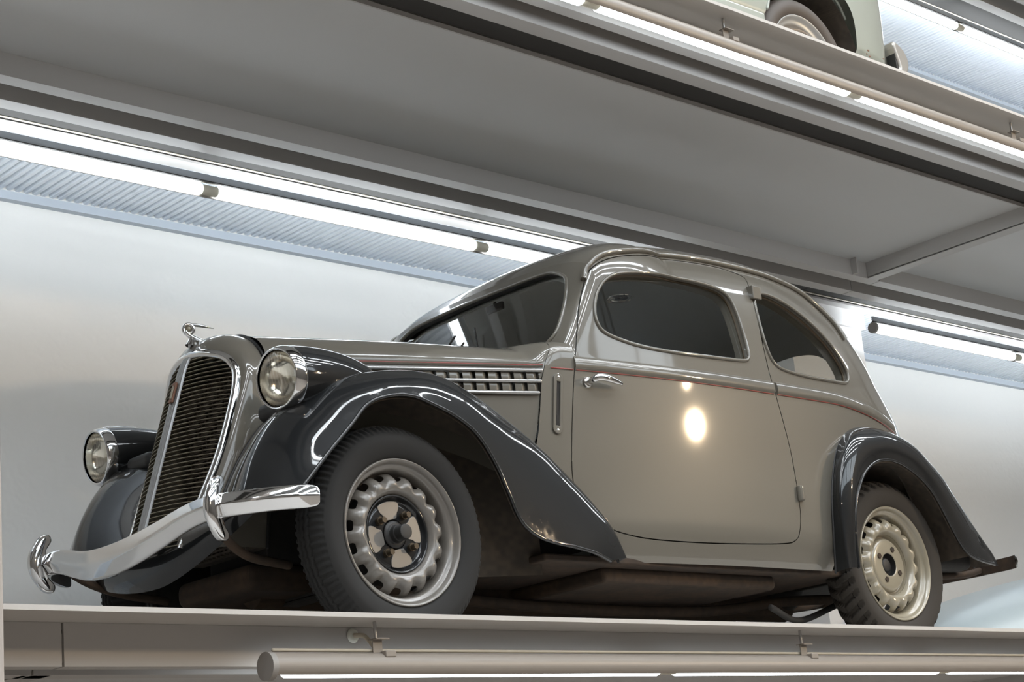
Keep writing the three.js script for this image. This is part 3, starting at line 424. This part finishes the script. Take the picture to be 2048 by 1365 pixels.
{ // winged ring on the nose
  const o = part('hood_ornament', (() => { const t = new THREE.TorusGeometry(.0155, .0062, 12, 36); t.rotateY(-.5); t.translate(-1.538, 1.076, 0); return t; })(), M.chrome, car, 'chrome winged ring ornament');
  const sweep = (pts, rs, sq = .55) => { const c = new THREE.CatmullRomCurve3(pts.map(p => V(...p))), n = 30, rows = []; for (let i = 0; i <= n; i++) { const t = i / n, p = c.getPoint(t), tg = c.getTangent(t), w = V(0, 0, 1), u = w.clone().cross(tg).normalize(), q = t * (rs.length - 1), k = Math.min(rs.length - 2, Math.floor(q)), r = rs[k] + (rs[k + 1] - rs[k]) * (q - k), row = []; for (let a = 0; a < 12; a++) { const A = a / 12 * 2 * Math.PI; row.push([p.x + u.x * Math.cos(A) * r, p.y + u.y * Math.cos(A) * r, p.z + Math.sin(A) * r * sq]); } rows.push(row); } return fromGrid(rows, false, true); };
  part('wing', sweep([[-1.535, 1.091, 0], [-1.505, 1.093, 0], [-1.475, 1.092, 0], [-1.442, 1.090, 0]], [.004, .006, .0045, .0006], 1.2), M.chrome, o);
  part('neck', sweep([[-1.55, 1.068, 0], [-1.54, 1.058, 0], [-1.52, 1.048, 0], [-1.49, 1.042, 0], [-1.44, 1.046, 0]], [.006, .008, .010, .008, .002], .8), M.chrome, o);
  part('base', sweep([[-1.528, 1.05, 0], [-1.53, 1.035, 0], [-1.535, 1.02, 0]], [.008, .012, .016], .9), M.chrome, o);
  const dsc = latheZ([[0, .004], [.006, .003], [.010, 0]], 20); dsc.rotateY(-.5); dsc.translate(-1.538, 1.077, 0); part('emblem', dsc, M.bronze, o);
}
// ---------------------------------------------------------------- fenders
const loft = (cols, nu, nv) => { const R = cols.map(c => catm(c, nv)); const rows = []; for (let j = 0; j < R[0].length; j++) rows.push(catm(R.map(r => r[j]), nu)); return fromGrid(rows); };
const frontCols = [
  [[-1.655, .395, .655], [-1.715, .40, .45], [-1.64, .395, .24]], [[-1.60, .455, .66], [-1.67, .53, .46], [-1.585, .52, .235]],
  [[-1.515, .545, .66], [-1.60, .645, .47], [-1.515, .635, .235]], [[-1.44, .62, .66], [-1.51, .73, .49], [-1.435, .725, .235]],
  [[-1.37, .69, .66], [-1.41, .785, .52], [-1.36, .775, .24]], [[-1.285, .722, .66], [-1.31, .815, .545], [-1.28, .79, .26]],
  [[-1.20, .729, .66], [-1.21, .832, .56], [-1.2, .79, .29]], [[-1.12, .711, .66], [-1.10, .837, .575], [-1.1, .78, .33]],
  [[-1.03, .68, .66], [-1.0, .824, .58], [-1.0, .76, .37]], [[-.955, .634, .66], [-.9, .787, .585], [-.9, .73, .41]],
  [[-.89, .55, .66], [-.80, .74, .585], [-.8, .69, .45]], [[-.845, .46, .66], [-.70, .685, .585], [-.71, .635, .485]],
  [[-.80, .37, .66], [-.61, .625, .59], [-.62, .585, .52]], [[-.725, .325, .66], [-.53, .56, .595], [-.54, .53, .54]],
  [[-.57, .300, .66], [-.42, .468, .60], [-.43, .445, .555]], [[-.48, .288, .65], [-.34, .383, .605], [-.35, .365, .565]],
  [[-.385, .272, .62], [-.285, .29, .60], [-.30, .28, .575]]];
const mid = (a, b, t, o) => a.map((v, i) => v + (b[i] - v) * t + o[i]);
const FC = frontCols.map(([L, C, I], i) => { const t = i / 16, fr = i < 5 ? 1 - i / 6 : 0, k = Math.min(1, i / 2, (16 - i) / 3); return [L, mid(L, C, .3, [-.014 * fr * k, .011 * k * (1 - fr * .5), .011 * k]), mid(L, C, .68, [-.012 * fr * k, .012 * k, .014 * k]), C, mid(C, I, .4, [-.006 * fr, .010 * k * (1 - t), -.002]), I]; });
const frontFender = loft(FC, 8, 5);
const rearCols = [
  [[.862, .285, .68], [.792, .28, .686], [.800, .275, .62]], [[.862, .40, .687], [.790, .45, .688], [.806, .45, .634]], [[.885, .515, .69], [.800, .57, .69], [.824, .56, .634]],
  [[.925, .590, .69], [.835, .67, .69], [.854, .66, .634]], [[.97, .644, .69], [.885, .735, .69], [.905, .757, .63]], [[1.04, .689, .69], [.955, .783, .688], [.968, .814, .625]],
  [[1.115, .707, .688], [1.05, .806, .684], [1.05, .847, .615]], [[1.19, .706, .685], [1.15, .818, .678], [1.16, .862, .60]], [[1.28, .685, .68], [1.26, .812, .67], [1.27, .858, .58]],
  [[1.355, .648, .68], [1.36, .787, .662], [1.37, .838, .565]], [[1.415, .60, .68], [1.44, .745, .655], [1.46, .795, .55]], [[1.46, .54, .68], [1.53, .685, .65], [1.55, .74, .53]],
  [[1.505, .47, .68], [1.60, .618, .645], [1.63, .675, .51]], [[1.55, .405, .68], [1.68, .54, .64], [1.71, .60, .50]], [[1.60, .365, .68], [1.76, .462, .635], [1.79, .52, .49]],
  [[1.68, .345, .675], [1.84, .39, .63], [1.865, .44, .485]], [[1.80, .335, .66], [1.895, .342, .615], [1.925, .36, .485]]];
const RC = rearCols.map(([L, C, I], i) => { const k = Math.min(1, i / 1.5, (16 - i) / 3); return [L, mid(L, C, .35, [0, .004 * k, .020 * k]), mid(L, C, .7, [0, .006 * k, .017 * k]), C, mid(C, I, .5, [0, .004 * k, .004 * k]), I]; });
const rearFender = loft(RC, 8, 5);
for (const s of sides) {
  const f = part('front_fender', both(frontFender, s), M.black, car, s > 0 ? 'glossy black front fender nearest the viewer' : 'glossy black front fender on the far side');
  part('undercoat', both(mapGeo(frontFender, (p, n) => [[-1.2 + (p[0] + 1.2) * .982, .33 + (p[1] - .33) * .975, p[2] - .008], n]), s), M.under, f);
  part('fender_bead', both(tube(frontCols.map(c => c[0]), .006, 200, 8), s), M.black, f);
  part('fender_welt', both(tube(frontCols.map(c => c[2]), .005, 160, 8), s), M.blackDull, f);
  part('inner_apron', both(grid(30, 10, (u, v) => { const x = -1.2 + .62 * u, z0 = hw(x) - .035; return [x, .24 + (.74 - .26 * Math.max(0, u - .55) / .45 - .24) * v, z0]; }), s), M.under, f);
  const r = part('rear_fender', both(rearFender, s), M.black, car, s > 0 ? 'glossy black rear fender nearest the viewer' : 'glossy black rear fender on the far side');
  part('undercoat', both(mapGeo(rearFender, (p, n) => [[1.22 + (p[0] - 1.22) * .982, .33 + (p[1] - .33) * .975, p[2] - .009], n]), s), M.under, r);
  part('fender_bead', both(tube(rearCols.map(c => c[0]), .006, 200, 8), s), M.black, r);
  part('fender_welt', both(tube(rearCols.map(c => c[2]), .005, 160, 8), s), M.blackDull, r);
  part('wheel_well', both(mergeAll([grid(40, 6, (u, v) => { const a = .03 + (Math.PI - .1) * u; return [1.2 - .405 * Math.cos(a) * (u > .5 ? 1.0 : .9), .33 + .39 * Math.sin(a), .33 + .34 * v]; }), box(.84, 1.72, .33, .86, .325, .335)]), s), M.under, r);
  // headlamp pod
  const lz = .49, hp = new THREE.Group(), ax = V(.38, .045, -.03).normalize(), q = new THREE.Quaternion().setFromUnitVectors(V(0, 0, 1), ax), O = V(s > 0 ? -1.557 : -1.547, s > 0 ? .788 : .782, s > 0 ? .487 : .548);
  const put = g => { g.applyQuaternion(q); g.translate(O.x, O.y, O.z); return both(g, s); };
  const pod = part('headlamp', put(latheZ([[.094, .012], [.0965, .02], [.098, .05], [.0965, .10], [.091, .16], [.081, .22], [.066, .28], [.046, .335], [.022, .375], [0, .385]], 48)), M.black, car, s > 0 ? 'black headlamp pod beside the grille' : 'black headlamp pod on the far side of the grille');
  part('lamp_rim', put(latheZ([[.084, -.012], [.088, -.014], [.092, -.010], [.0965, .002], [.098, .016], [.097, .024], [.0945, .026]], 56)), M.chrome, pod, 'chrome rim');
  part('reflector', put(latheZ([[.083, -.004], [.078, .02], [.062, .045], [.038, .062], [.014, .07], [0, .072]], 40)), M.reflector, pod);
  part('bulb', put(mergeAll([shift(new THREE.SphereGeometry(.011, 16, 12), 0, 0, .032), cyl([0, 0, .035], [0, 0, .07], .008, 14)])), M.lens, pod);
  part('lens', put(grid(96, 20, (u, v) => { const r = .0845 * v, a = u * 2 * Math.PI, x = r * Math.cos(a), flute = .0016 * Math.cos(x * 520) * Math.min(1, (1 - v) * 6); return [x, r * Math.sin(a), -.006 - .016 * (1 - v * v) + flute]; }, true)), M.lens, pod, 'fluted glass lens');
  part('pod_crest', put(tube([[0, .0975, .024], [0, .0985, .05], [0, .0968, .10], [0, .0925, .145]], .0035, 24, 8)), M.chrome, pod);
  part('lamp_bracket', both(mergeAll([rbox(-1.515, -1.44, .70, .755, .30, .44, .022, 4), cyl([-1.50, .70, lz - .02], [-1.50, .672, lz - .02], .009, 12), tube([[-1.42, .715, .24], [-1.46, .722, .32], [-1.49, .71, .47]], .018, 20, 10)]), s), M.blackDull, pod);
}
// front apron under the bumper
part('front_apron', grid(60, 14, (u, v) => { const z = -.62 + 1.06 * u, c = 1 - (z / .62) ** 2, yt = .43, yb = .250 + (z > 0 ? .14 * (z / .44) ** 1.6 : .125 * (-z / .55) ** 2); const y = yt + (yb - yt) * v; return [-1.60 - .075 * c - .06 * Math.sin(v * Math.PI * .62) + .05 * v * v, y, z]; }), M.black, car);
// ---------------------------------------------------------------- bumpers
{
  const half = [[.684, -1.59, .398], [.65, -1.645, .398], [.60, -1.70, .398], [.54, -1.752, .397], [.47, -1.79, .398], [.40, -1.807, .394], [.33, -1.818, .382], [.25, -1.83, .362], [.16, -1.845, .341], [.08, -1.855, .329], [0, -1.858, .325]];
  const P = catm([...half, ...half.slice(0, -1).reverse().map(([z, x, y]) => [-z, x, y])], 8);
  const prof = [[-.033, -.014], [-.0355, -.008], [-.034, -.001], [-.030, .004], [-.006, .0155], [-.001, .0175], [.005, .0165], [.028, .007], [.0335, .001], [.035, -.006], [.033, -.014]];
  const rows = P.map(([z, x, y], i) => { const a = P[Math.max(0, i - 1)], b = P[Math.min(P.length - 1, i + 1)], t = V(b[1] - a[1], b[2] - a[2], b[0] - a[0]).normalize(), n = V(t.z, 0, -t.x).normalize(), q = Math.min(i, P.length - 1 - i), e = Math.min(1, q / 7), h = (.55 + .45 * Math.sqrt(1 - (1 - e) ** 2)) * (.98 + .36 * Math.exp(-((z / .3) ** 2))), hv = .5 + .5 * e; if (n.x > 0) n.negate(); const up = V().crossVectors(n, t).normalize(); if (up.y < 0) up.negate(); return prof.map(([u, v]) => [x + n.x * v * hv + up.x * u * h, y + n.y * v * hv + up.y * u * h, z + n.z * v * hv + up.z * u * h]); });
  const b = part('front_bumper', fromGrid(rows), M.chrome, car, 'worn chrome bumper that dips in the middle');
  part('bumper_back', fromGrid(rows.map(r => [r[0], r[r.length - 1]])), M.grime, b);
  for (const s of sides) {
    const e = s > 0 ? rows[0] : rows[rows.length - 1]; part('bumper_end', fromGrid([e, e.map(() => [0, 1, 2].map(k => e.reduce((a, p) => a + p[k], 0) / e.length))]), M.chrome, b);
    const rows2 = []; for (let q = 0; q <= 36; q++) { const t = -1 + 2 * q / 36, bul = -.038 * (1 - t * t), wd = .004 + .017 * Math.sqrt(Math.max(0, 1 - t * t)), dp = .010 + .012 * Math.sqrt(Math.max(0, 1 - t * t)), row = []; for (let a = 0; a < 20; a++) { const A = a / 20 * 2 * Math.PI, rib = 1 + .10 * Math.cos(3 * A); row.push([bul - .004 - dp * Math.cos(A) * rib + .010, .090 * t, wd * Math.sin(A)]); } rows2.push(row); }
    const almond = fromGrid(rows2, false, true);
    const fin = extr(catm([[.014, .088], [-.012, .082], [-.034, .048], [-.04, 0], [-.034, -.048], [-.012, -.082], [.014, -.088], [.020, -.072], [.008, -.054], [.000, -.036], [.000, .036], [.008, .054], [.020, .072]], 4, true), .012, .004, 3); fin.translate(0, 0, -.006);
    const setO = g => { g.rotateZ(.06); g.rotateY(.22); g.translate(s > 0 ? -1.782 : -1.795, s > 0 ? .392 : .402, .472); return both(g, s); };
    const ov = part('overrider', setO(almond), M.chrome, b, s > 0 ? 'crescent overrider nearest the viewer' : 'crescent overrider at the far end');
    part('overrider_flange', setO(fin), M.chrome, b);
    part('bumper_iron', both(mergeAll([tube([[-1.775, .40, .44], [-1.70, .33, .38], [-1.60, .29, .34], [-1.45, .27, .33]], .014, 30, 8)]), s), M.rust, b);
  }
  const rear = part('rear_bumper', (() => { const q = [[.64, 2.00, .362], [.6, 2.045, .364], [.5, 2.07, .365], [.3, 2.085, .365], [0, 2.09, .365], [-.3, 2.085, .365], [-.5, 2.07, .365], [-.64, 2.0, .362]], R = catm(q, 6); return fromGrid(R.map(([z, x, y], i) => { const e = Math.min(1, Math.min(i, R.length - 1 - i) / 3), h = .62 + .38 * e; return [[x - .004, y - .027 * h, z], [x + .004, y - .025 * h, z], [x + .012, y, z], [x + .004, y + .025 * h, z], [x - .004, y + .027 * h, z]]; })); })(), M.chromeOld, car);
  part('rear_bumper_back', (() => { const q = [[.635, 2.0, .362], [.6, 2.043, .364], [.5, 2.066, .365], [.3, 2.08, .365], [0, 2.085, .365], [-.3, 2.08, .365], [-.5, 2.066, .365], [-.635, 2.0, .362]], R = catm(q, 6); return fromGrid(R.map(([z, x, y], i) => { const e = Math.min(1, Math.min(i, R.length - 1 - i) / 3), h = .62 + .38 * e; return [[x - .006, y - .026 * h, z], [x - .006, y + .026 * h, z]]; })); })(), M.rust, rear, 'rusty inner face of the rear bumper');
  for (const s of sides) part('rear_bumper_iron', both(tube([[2.06, .36, .42], [1.95, .34, .42], [1.78, .33, .40]], .014, 20, 8), s), M.rust, rear);
}
// ---------------------------------------------------------------- wheels
const tireProf = [[.212, -.008], [.2225, .002], [.236, .010], [.255, .0155], [.275, .0165], [.292, .011], [.305, .002], [.316, -.010], [.3235, -.022], [.3285, -.038], [.330, -.055], [.3285, -.072], [.3235, -.088], [.316, -.10], [.303, -.112], [.28, -.122], [.25, -.124], [.222, -.112]];
function tread(kind) {
  return (r, z, a) => {
    const q = (z + .055), sh = cl((r - .292) / .02, 0, 1); let d = 0;
    if (kind === 0) { if (r > .312) { const zig = .0022 * (Math.abs(((a * 70 / Math.PI) % 2) - 1) - .5) * 2; for (const g of [-.026, -.009, .009, .026]) if (Math.abs(q - g - zig) < .0022) d = .005; } const f = (a * 92 / (2 * Math.PI)) % 1; if (r > .297 && r < .327 && f < .42) d = Math.max(d, .0042 * sh * cl((.330 - r) / .006, 0, 1)); }
    else { const v = (a * 40 / (2 * Math.PI) + Math.abs(q) * 9) % 1; if (r > .292 && v < .45) d = .015 * sh; if (Math.abs(q) < .004 && r > .32) d = Math.max(d, .006); }
    return [r - d * (r > .312 ? 1 : .5), z - (z > -.055 ? 1 : -1) * d * (r > .312 ? .15 : .8)];
  };
}
const treadProf = catm(tireProf, 6);
const tireFront = grid(552, treadProf.length - 1, (u, v) => { const [r, z] = treadProf[Math.round(v * (treadProf.length - 1))], a = u * 2 * Math.PI, [rr, zz] = tread(0)(r, z, a); return [rr * Math.cos(a), rr * Math.sin(a), zz]; }, true);
const tireRear = grid(480, treadProf.length - 1, (u, v) => { const [r, z] = treadProf[Math.round(v * (treadProf.length - 1))], a = u * 2 * Math.PI, [rr, zz] = tread(1)(r, z, a); return [rr * Math.cos(a), rr * Math.sin(a), zz]; }, true);
const rimG = latheZ([[.2135, -.012], [.2195, -.004], [.2214, .003], [.2185, .0075], [.2135, .005], [.209, -.002], [.2055, -.010], [.2, -.0145], [.1945, -.018], [.190, -.026], [.187, -.04], [.183, -.055], [.175, -.062]], 96);
const NW = 16, discRaw = (() => { const P = catm([[.117, -.032], [.121, -.022], [.128, -.012], [.137, -.008], [.147, -.0085], [.157, -.013], [.167, -.021], [.177, -.031], [.184, -.042]], 6); return grid(256, P.length - 1, (u, v) => { const [r, z] = P[Math.round(v * (P.length - 1))], a = u * 2 * Math.PI, w = (.5 - .5 * Math.cos(NW * a)) ** 1.9, k = cl((r - .134) / .05, 0, 1); return [r * Math.cos(a), r * Math.sin(a), z - .034 * w * k * k ** .2 + .004 * (1 - w) * Math.sin(Math.PI * cl((r - .134) / .05, 0, 1))]; }, true); })();
const discG = clip(discRaw, (x, y, z) => { const r = Math.hypot(x, y), a = Math.atan2(y, x), p = 2 * Math.PI / NW; let m = ((a - p / 2) % p + p) % p; if (m > p / 2) m -= p; return Math.hypot((r - .175) / .0145, m * r / .0165) - 1; });
function wheel(front, pos, mirror, label) {
  const w = new THREE.Group(); w.name = 'wheel'; car.add(w); w.position.set(...pos); w.userData.label = label; if (mirror) w.rotation.y = Math.PI; else w.rotation.z = front ? .1 : .3;
  const grey = front ? M.wheelGrey : M.wheelBeige;
  part('tire', front ? tireFront : tireRear, front ? M.rubber : M.rubberDusty, w, front ? 'road tire with zigzag ribs' : 'knobbly dusty tire');
  part('rim', rimG, grey, w); part('disc', discG, grey, w, 'scalloped steel disc with a ring of holes');
  part('brake_drum', latheZ([[.0, -.05], [.12, -.05], [.14, -.055], [.145, -.10], [0, -.105]], 40, null, 0), M.grime, w);
  if (front) {
    part('hub_ring', latheZ([[.1185, -.031], [.1165, -.024], [.112, -.025], [.108, -.034], [.103, -.041], [.098, -.042], [.088, -.040], [.045, -.040]], 64), M.black, w, 'black ring');
    const lobe = [[.0985, 0], [.0965, .02], [.0905, .038], [.080, .0385], [.070, .0345], [.0625, .0275], [.054, .0235], [.0475, .020], [.0462, .010]], lobes = catm([...lobe, [.0455, 0], ...lobe.slice(1).reverse().map(([a, b]) => [a, -b])], 3, true);
    for (let i = 0; i < 4; i++) { const k = extr(lobes, .002, .0012, 2); k.translate(0, 0, -.0405); k.rotateZ(i * Math.PI / 2 + .12); part('hub_panel', k, grey, w); }
    part('hub_cap', latheZ([[.041, -.041], [.041, -.037], [.034, -.032], [.027, -.030], [.0255, -.016], [.023, -.010], [.0225, .012], [.019, .016], [0, .017]], 40), M.blackDull, w);
    for (let i = 0; i < 4; i++) { const a = i * Math.PI / 2 + Math.PI / 4 + .12, x = .068 * Math.cos(a), y = .068 * Math.sin(a); part('lug_bolt', mergeAll([cyl([x, y, -.041], [x, y, -.028], .0125, 16), cyl([x, y, -.028], [x, y, -.010], .0095, 6)]), std(lin(.06, .045, .028), .5, .5), w); }
  } else {
    part('hub_dish', latheZ([[.117, -.033], [.112, -.046], [.107, -.047], [.103, -.038], [.096, -.030], [.085, -.027], [.06, -.026], [.046, -.026], [.043, -.029]], 64), grey, w);
    part('hub_bore', latheZ([[.043, -.028], [.041, -.05], [.030, -.055], [.026, -.04], [.014, -.036], [0, -.035]], 32), M.blackDull, w);
    for (let i = 0; i < 4; i++) { const a = i * Math.PI / 2 + Math.PI / 4, x = .066 * Math.cos(a), y = .066 * Math.sin(a); part('lug_bolt', mergeAll([cyl([x, y, -.03], [x, y, -.022], .011, 6)]), M.rust, w); }
  }
}
wheel(true, [-1.22, .33, .59], false, 'grey front wheel nearest the viewer, with a black hub ring');
wheel(false, [1.22, .33, .59], false, 'beige rear wheel nearest the viewer, with a knobbly tire');
wheel(true, [-1.22, .33, -.59], true, 'front wheel on the far side');
wheel(false, [1.22, .33, -.59], true, 'rear wheel on the far side');
// ---------------------------------------------------------------- underside and cabin
part('floor_pan', mergeAll([rbox(-.62, 1.0, .275, .30, -.56, .56, .008), rbox(-.1, .5, .235, .28, -.42, -.05, .01), rbox(-.3, .6, .225, .28, .02, .5, .02)]), M.rust, car, 'rust brown floor underside');
part('chassis_tube', mergeAll([cyl([-1.35, .25, 0], [1.25, .25, 0], .055, 20), rbox(-1.5, -.6, .22, .30, -.20, .20, .03)]), M.rust, car);
part('engine_block', mergeAll([rbox(-1.40, -.7, .30, .80, -.16, .16, .02)]), M.grime, car);
part('front_spring', mergeAll([0, 1, 2, 3].map(i => rbox(-1.255, -1.19, .20 + i * .012, .210 + i * .012, -.48 + i * .06, .48 - i * .06, .003))), M.grime, car);
part('front_axle', mergeAll([cyl([-1.22, .33, -.50], [-1.22, .33, .50], .022, 14), rbox(-1.33, -1.1, .24, .30, -.1, .1, .02)]), M.grime, car);
part('rear_axle', mergeAll([cyl([1.22, .33, -.5], [1.22, .33, .5], .03, 14), shift(new THREE.SphereGeometry(.11, 24, 16), 1.22, .33, 0)]), M.grime, car);
part('rear_spring', mergeAll([0, 1, 2].map(i => rbox(1.2, 1.26, .43 + i * .012, .44 + i * .012, -.48, .48, .003))), M.grime, car);
part('exhaust_pipe', tube([[-.9, .24, .12], [-.2, .20, .15], [.6, .20, .18], [1.0, .24, .2], [1.5, .26, .22], [1.9, .26, .25]], .02, 60, 10), M.rust, car);
part('tie_rod', mergeAll([tube([[-1.05, .2, -.5], [-1.02, .16, 0], [-1.05, .2, .5]], .012, 30, 8), tube([[.55, .16, .5], [.8, .13, .42], [1.1, .2, .38]], .012, 30, 8)]), M.grime, car);
part('fuel_tank', rbox(1.48, 1.90, .345, .50, -.50, .50, .03, 4), M.grime, car);
part('front_seat', mergeAll([rbox(.10, .55, .52, .66, .04, .50, .05, 4), rbox(.10, .55, .52, .66, -.50, -.04, .05, 4), (g => { g.rotateZ(-.22); g.translate(.56, .62, 0); return g; })(rbox(-.06, .06, 0, .50, .04, .50, .05, 4)), (g => { g.rotateZ(-.22); g.translate(.56, .62, 0); return g; })(rbox(-.06, .06, 0, .50, -.50, -.04, .05, 4))]), M.leather, car, 'dark brown front seats');
part('rear_seat', mergeAll([rbox(.88, 1.22, .50, .64, -.46, .46, .05, 4), (g => { g.rotateZ(-.25); g.translate(1.20, .6, 0); return g; })(rbox(-.07, .07, 0, .46, -.42, .42, .06, 4))]), M.leather, car);
part('dashboard', rbox(-.46, -.36, .84, 1.0, -.50, .50, .03, 4), M.lining, car);
part('steering_wheel', (g => { g.rotateX(0); g.rotateY(Math.PI / 2); g.rotateZ(-.5); g.translate(-.14, .82, .27); return g; })(mergeAll([new THREE.TorusGeometry(.19, .011, 10, 48), rbox(-.19, .19, -.008, .008, -.006, .006, .003), cyl([0, 0, 0], [0, 0, -.4], .018, 10)])), M.blackDull, car);
{ const g = latheZ([[0, .016], [.02, .015], [.034, .010], [.040, .004], [.052, .006], [.056, 0]], 40); g.rotateX(Math.PI / 2); g.translate(.54, 1.487, -.05); part('dome_lamp', g, M.chromeOld, car, 'round chrome dome lamp on the cabin ceiling'); }
part('mirror', mergeAll([rbox(-.205, -.19, 1.315, 1.345, -.045, .045, .006), cyl([-.20, 1.34, 0], [-.19, 1.375, 0], .005, 8)]), M.blackDull, car);

// ---------------------------------------------------------------- pale green car on the deck above
{
  const Y = 2.13, c = thing('pale_green_car', 'worn pale green car on the overhead deck, only its tail and rear wheel in view', 'car', [0, Y + .003, 0]);
  const w = x => { const t = cl((x - 1.15) / .86, 0, 1), f = cl((-1.0 - x) / .9, 0, 1); return .635 * Math.sqrt(Math.max(0, 1 - t ** 5)) * Math.sqrt(Math.max(0.02, 1 - f ** 4)); };
  const rows = []; for (let i = 0; i <= 120; i++) { const u = i / 120, x = u < .75 ? -1.88 + (3.05) * u / .75 : 1.17 + .838 * Math.sin((u - .75) / .25 * Math.PI / 2), ww = w(x), half = []; for (let j = 0; j <= 40; j++) { const v = j / 40; let y, z; if (v < .62) { const q = v / .62; y = .36 + .44 * q; z = ww * (1 - .06 * (1 - q) ** 2 - .02 * q * q - .10 * Math.max(0, 1 - q * 7) ** 2); } else { const a = (v - .62) / .38 * Math.PI / 2; y = .80 + .16 * Math.sin(a); z = ww * .98 * Math.cos(a) ** .7; } half.push([x, y, z]); } rows.push([...half, ...half.slice(0, -1).reverse().map(p => [p[0], p[1], -p[2]])]); }
  const ar = sdf(catm([[.872, .30], [.885, .44], [.93, .55], [1.02, .64], [1.15, .68], [1.30, .67], [1.42, .62], [1.475, .54], [1.49, .40], [1.485, .30]], 6, true)), sl = (x, y) => x < .872 && x > .868 ? -1 : 1;
  part('body', clip(clip(fromGrid(rows), (x, y, z) => -ar(x, y)), (x, y, z) => Math.max(Math.abs(x - .874) - .0018, y - .6)), M.mint, c);
  for (const s of sides) {
    part('sill', both(mergeAll([rbox(-1.0, .868, .32, .415, .575, .612, .012, 3)]), s), M.mint, c);
    if (s > 0) for (const [x, y, r] of [[1.545, .412, .008], [1.528, .392, .006], [1.55, .386, .007], [1.69, .418, .006], [1.60, .375, .004], [1.80, .40, .005]]) part('paint_chip', shift(new THREE.SphereGeometry(1, 10, 6).scale(r, r * .6, .0015), x, y, w(x) * .985), M.badge, c, 'small chip in the paint');
    part('arch_flange', both(tube([[.885, .44, .612], [.93, .55, .618], [1.02, .64, .622], [1.15, .68, .62], [1.30, .67, .60], [1.42, .62, .585], [1.475, .56, .575]], .006, 60, 8), s), M.mint, c);
    part('wheel_well', both(grid(20, 4, (u, v) => { const a = Math.PI * (1.05 - 1.1 * u); return [1.18 + .33 * Math.cos(a), .33 + .36 * Math.sin(a), .25 + .34 * v]; }), s), M.under, c);
    const wg = new THREE.Group(); wg.name = 'wheel'; c.add(wg); wg.position.set(1.15, .285, .575 * s); if (s < 0) wg.rotation.y = Math.PI;
    part('tire', latheZ([[.195, -.02], [.203, -.004], [.225, .008], [.25, .008], [.272, -.004], [.284, -.03], [.285, -.06], [.284, -.09], [.27, -.118], [.24, -.125], [.2, -.11]], 72), std(lin(.07, .055, .045), .6), wg);
    part('rim', latheZ([[.2, -.014], [.205, -.005], [.204, .0], [.197, -.003], [.190, -.014], [.183, -.018], [.172, -.022], [.165, -.034], [.15, -.042], [.12, -.038], [.08, -.034]], 72), M.rim2, wg);
    part('hub_cap', latheZ([[.152, -.036], [.152, -.020], [.142, -.004], [.120, .012], [.085, .024], [.080, .0245], [.077, .022], [.04, .028], [0, .029]], 64), std(lin(.75, .62, .50), .18, 1), wg, 'domed chrome hub cap');
    const fw = wg.clone(); c.add(fw); fw.position.x = -1.15;
    const ov = extr(catm([[0, -.075], [.030, -.06], [.058, -.03], [.070, .0], [.066, .03], [.048, .055], [.02, .072], [-.01, .078], [.002, .03], [.018, -.03]], 5, true), .05, .012, 4); ov.translate(1.905, .488, .47); part('overrider', both(ov, s), std(lin(.42, .40, .37), .38, .7), c, 'grey metal bumper overrider');
    part('overrider_seal', both(box(1.893, 1.905, .415, .562, .478, .524), s), M.blackDull, c);
    part('tail_lamp', both(rbox(1.90, 1.955, .815, .88, .38, .44, .012), s), std(lin(.35, .02, .02), .3), c);
  }
  part('rear_bumper', tube([[1.97, .48, .45], [2.04, .48, .25], [2.06, .48, 0], [2.04, .48, -.25], [1.97, .48, -.45]], .03, 40, 12), M.chromeOld, c);
}
// ---------------------------------------------------------------- pale car beyond the tail, on the lower deck
{
  const c = thing('pale_blue_car', 'pale blue grey car nose low at the right edge, behind the rear bumper', 'car', [0, .004, 0]);
  const top = x => .10 + .46 * Math.sqrt(cl((x - 2.42) / 1.6, 0, 4)), ww = x => .60 * Math.sqrt(cl((x - 2.40) / .7, 0, 1)) ** .7;
  const rows = []; for (let i = 0; i <= 60; i++) { const x = 2.43 + 2.9 * (i / 60) ** 1.8, half = []; for (let j = 0; j <= 28; j++) { const a = j / 28 * Math.PI / 2; half.push([x, .05 + (top(x) - .05) * Math.sin(a) ** .75, -.25 + ww(x) * Math.cos(a) ** .7]); } rows.push([...half, ...half.slice(0, -1).reverse().map(p => [p[0], p[1], -.5 - p[2]])]); }
  part('body', fromGrid(rows), M.pale, c);
  part('bumper', tube([[2.62, .08, .2], [2.46, .08, 0], [2.42, .08, -.25], [2.46, .08, -.5], [2.62, .08, -.7]], .022, 40, 10), M.chrome, c);
  for (const s of sides) { const wg = new THREE.Group(); wg.name = 'wheel'; c.add(wg); wg.position.set(3.25, .25, -.25 + .56 * s); if (s < 0) wg.rotation.y = Math.PI; part('tire', latheZ([[.15, -.02], [.17, 0], [.2, .01], [.23, 0], [.25, -.03], [.25, -.1], [.23, -.12], [.16, -.11]], 48), M.rubber, wg); part('rim', latheZ([[.16, -.01], [.15, -.02], [.1, -.03], [0, -.02]], 48), M.rim2, wg); }
}
renderer.render(scene, camera);
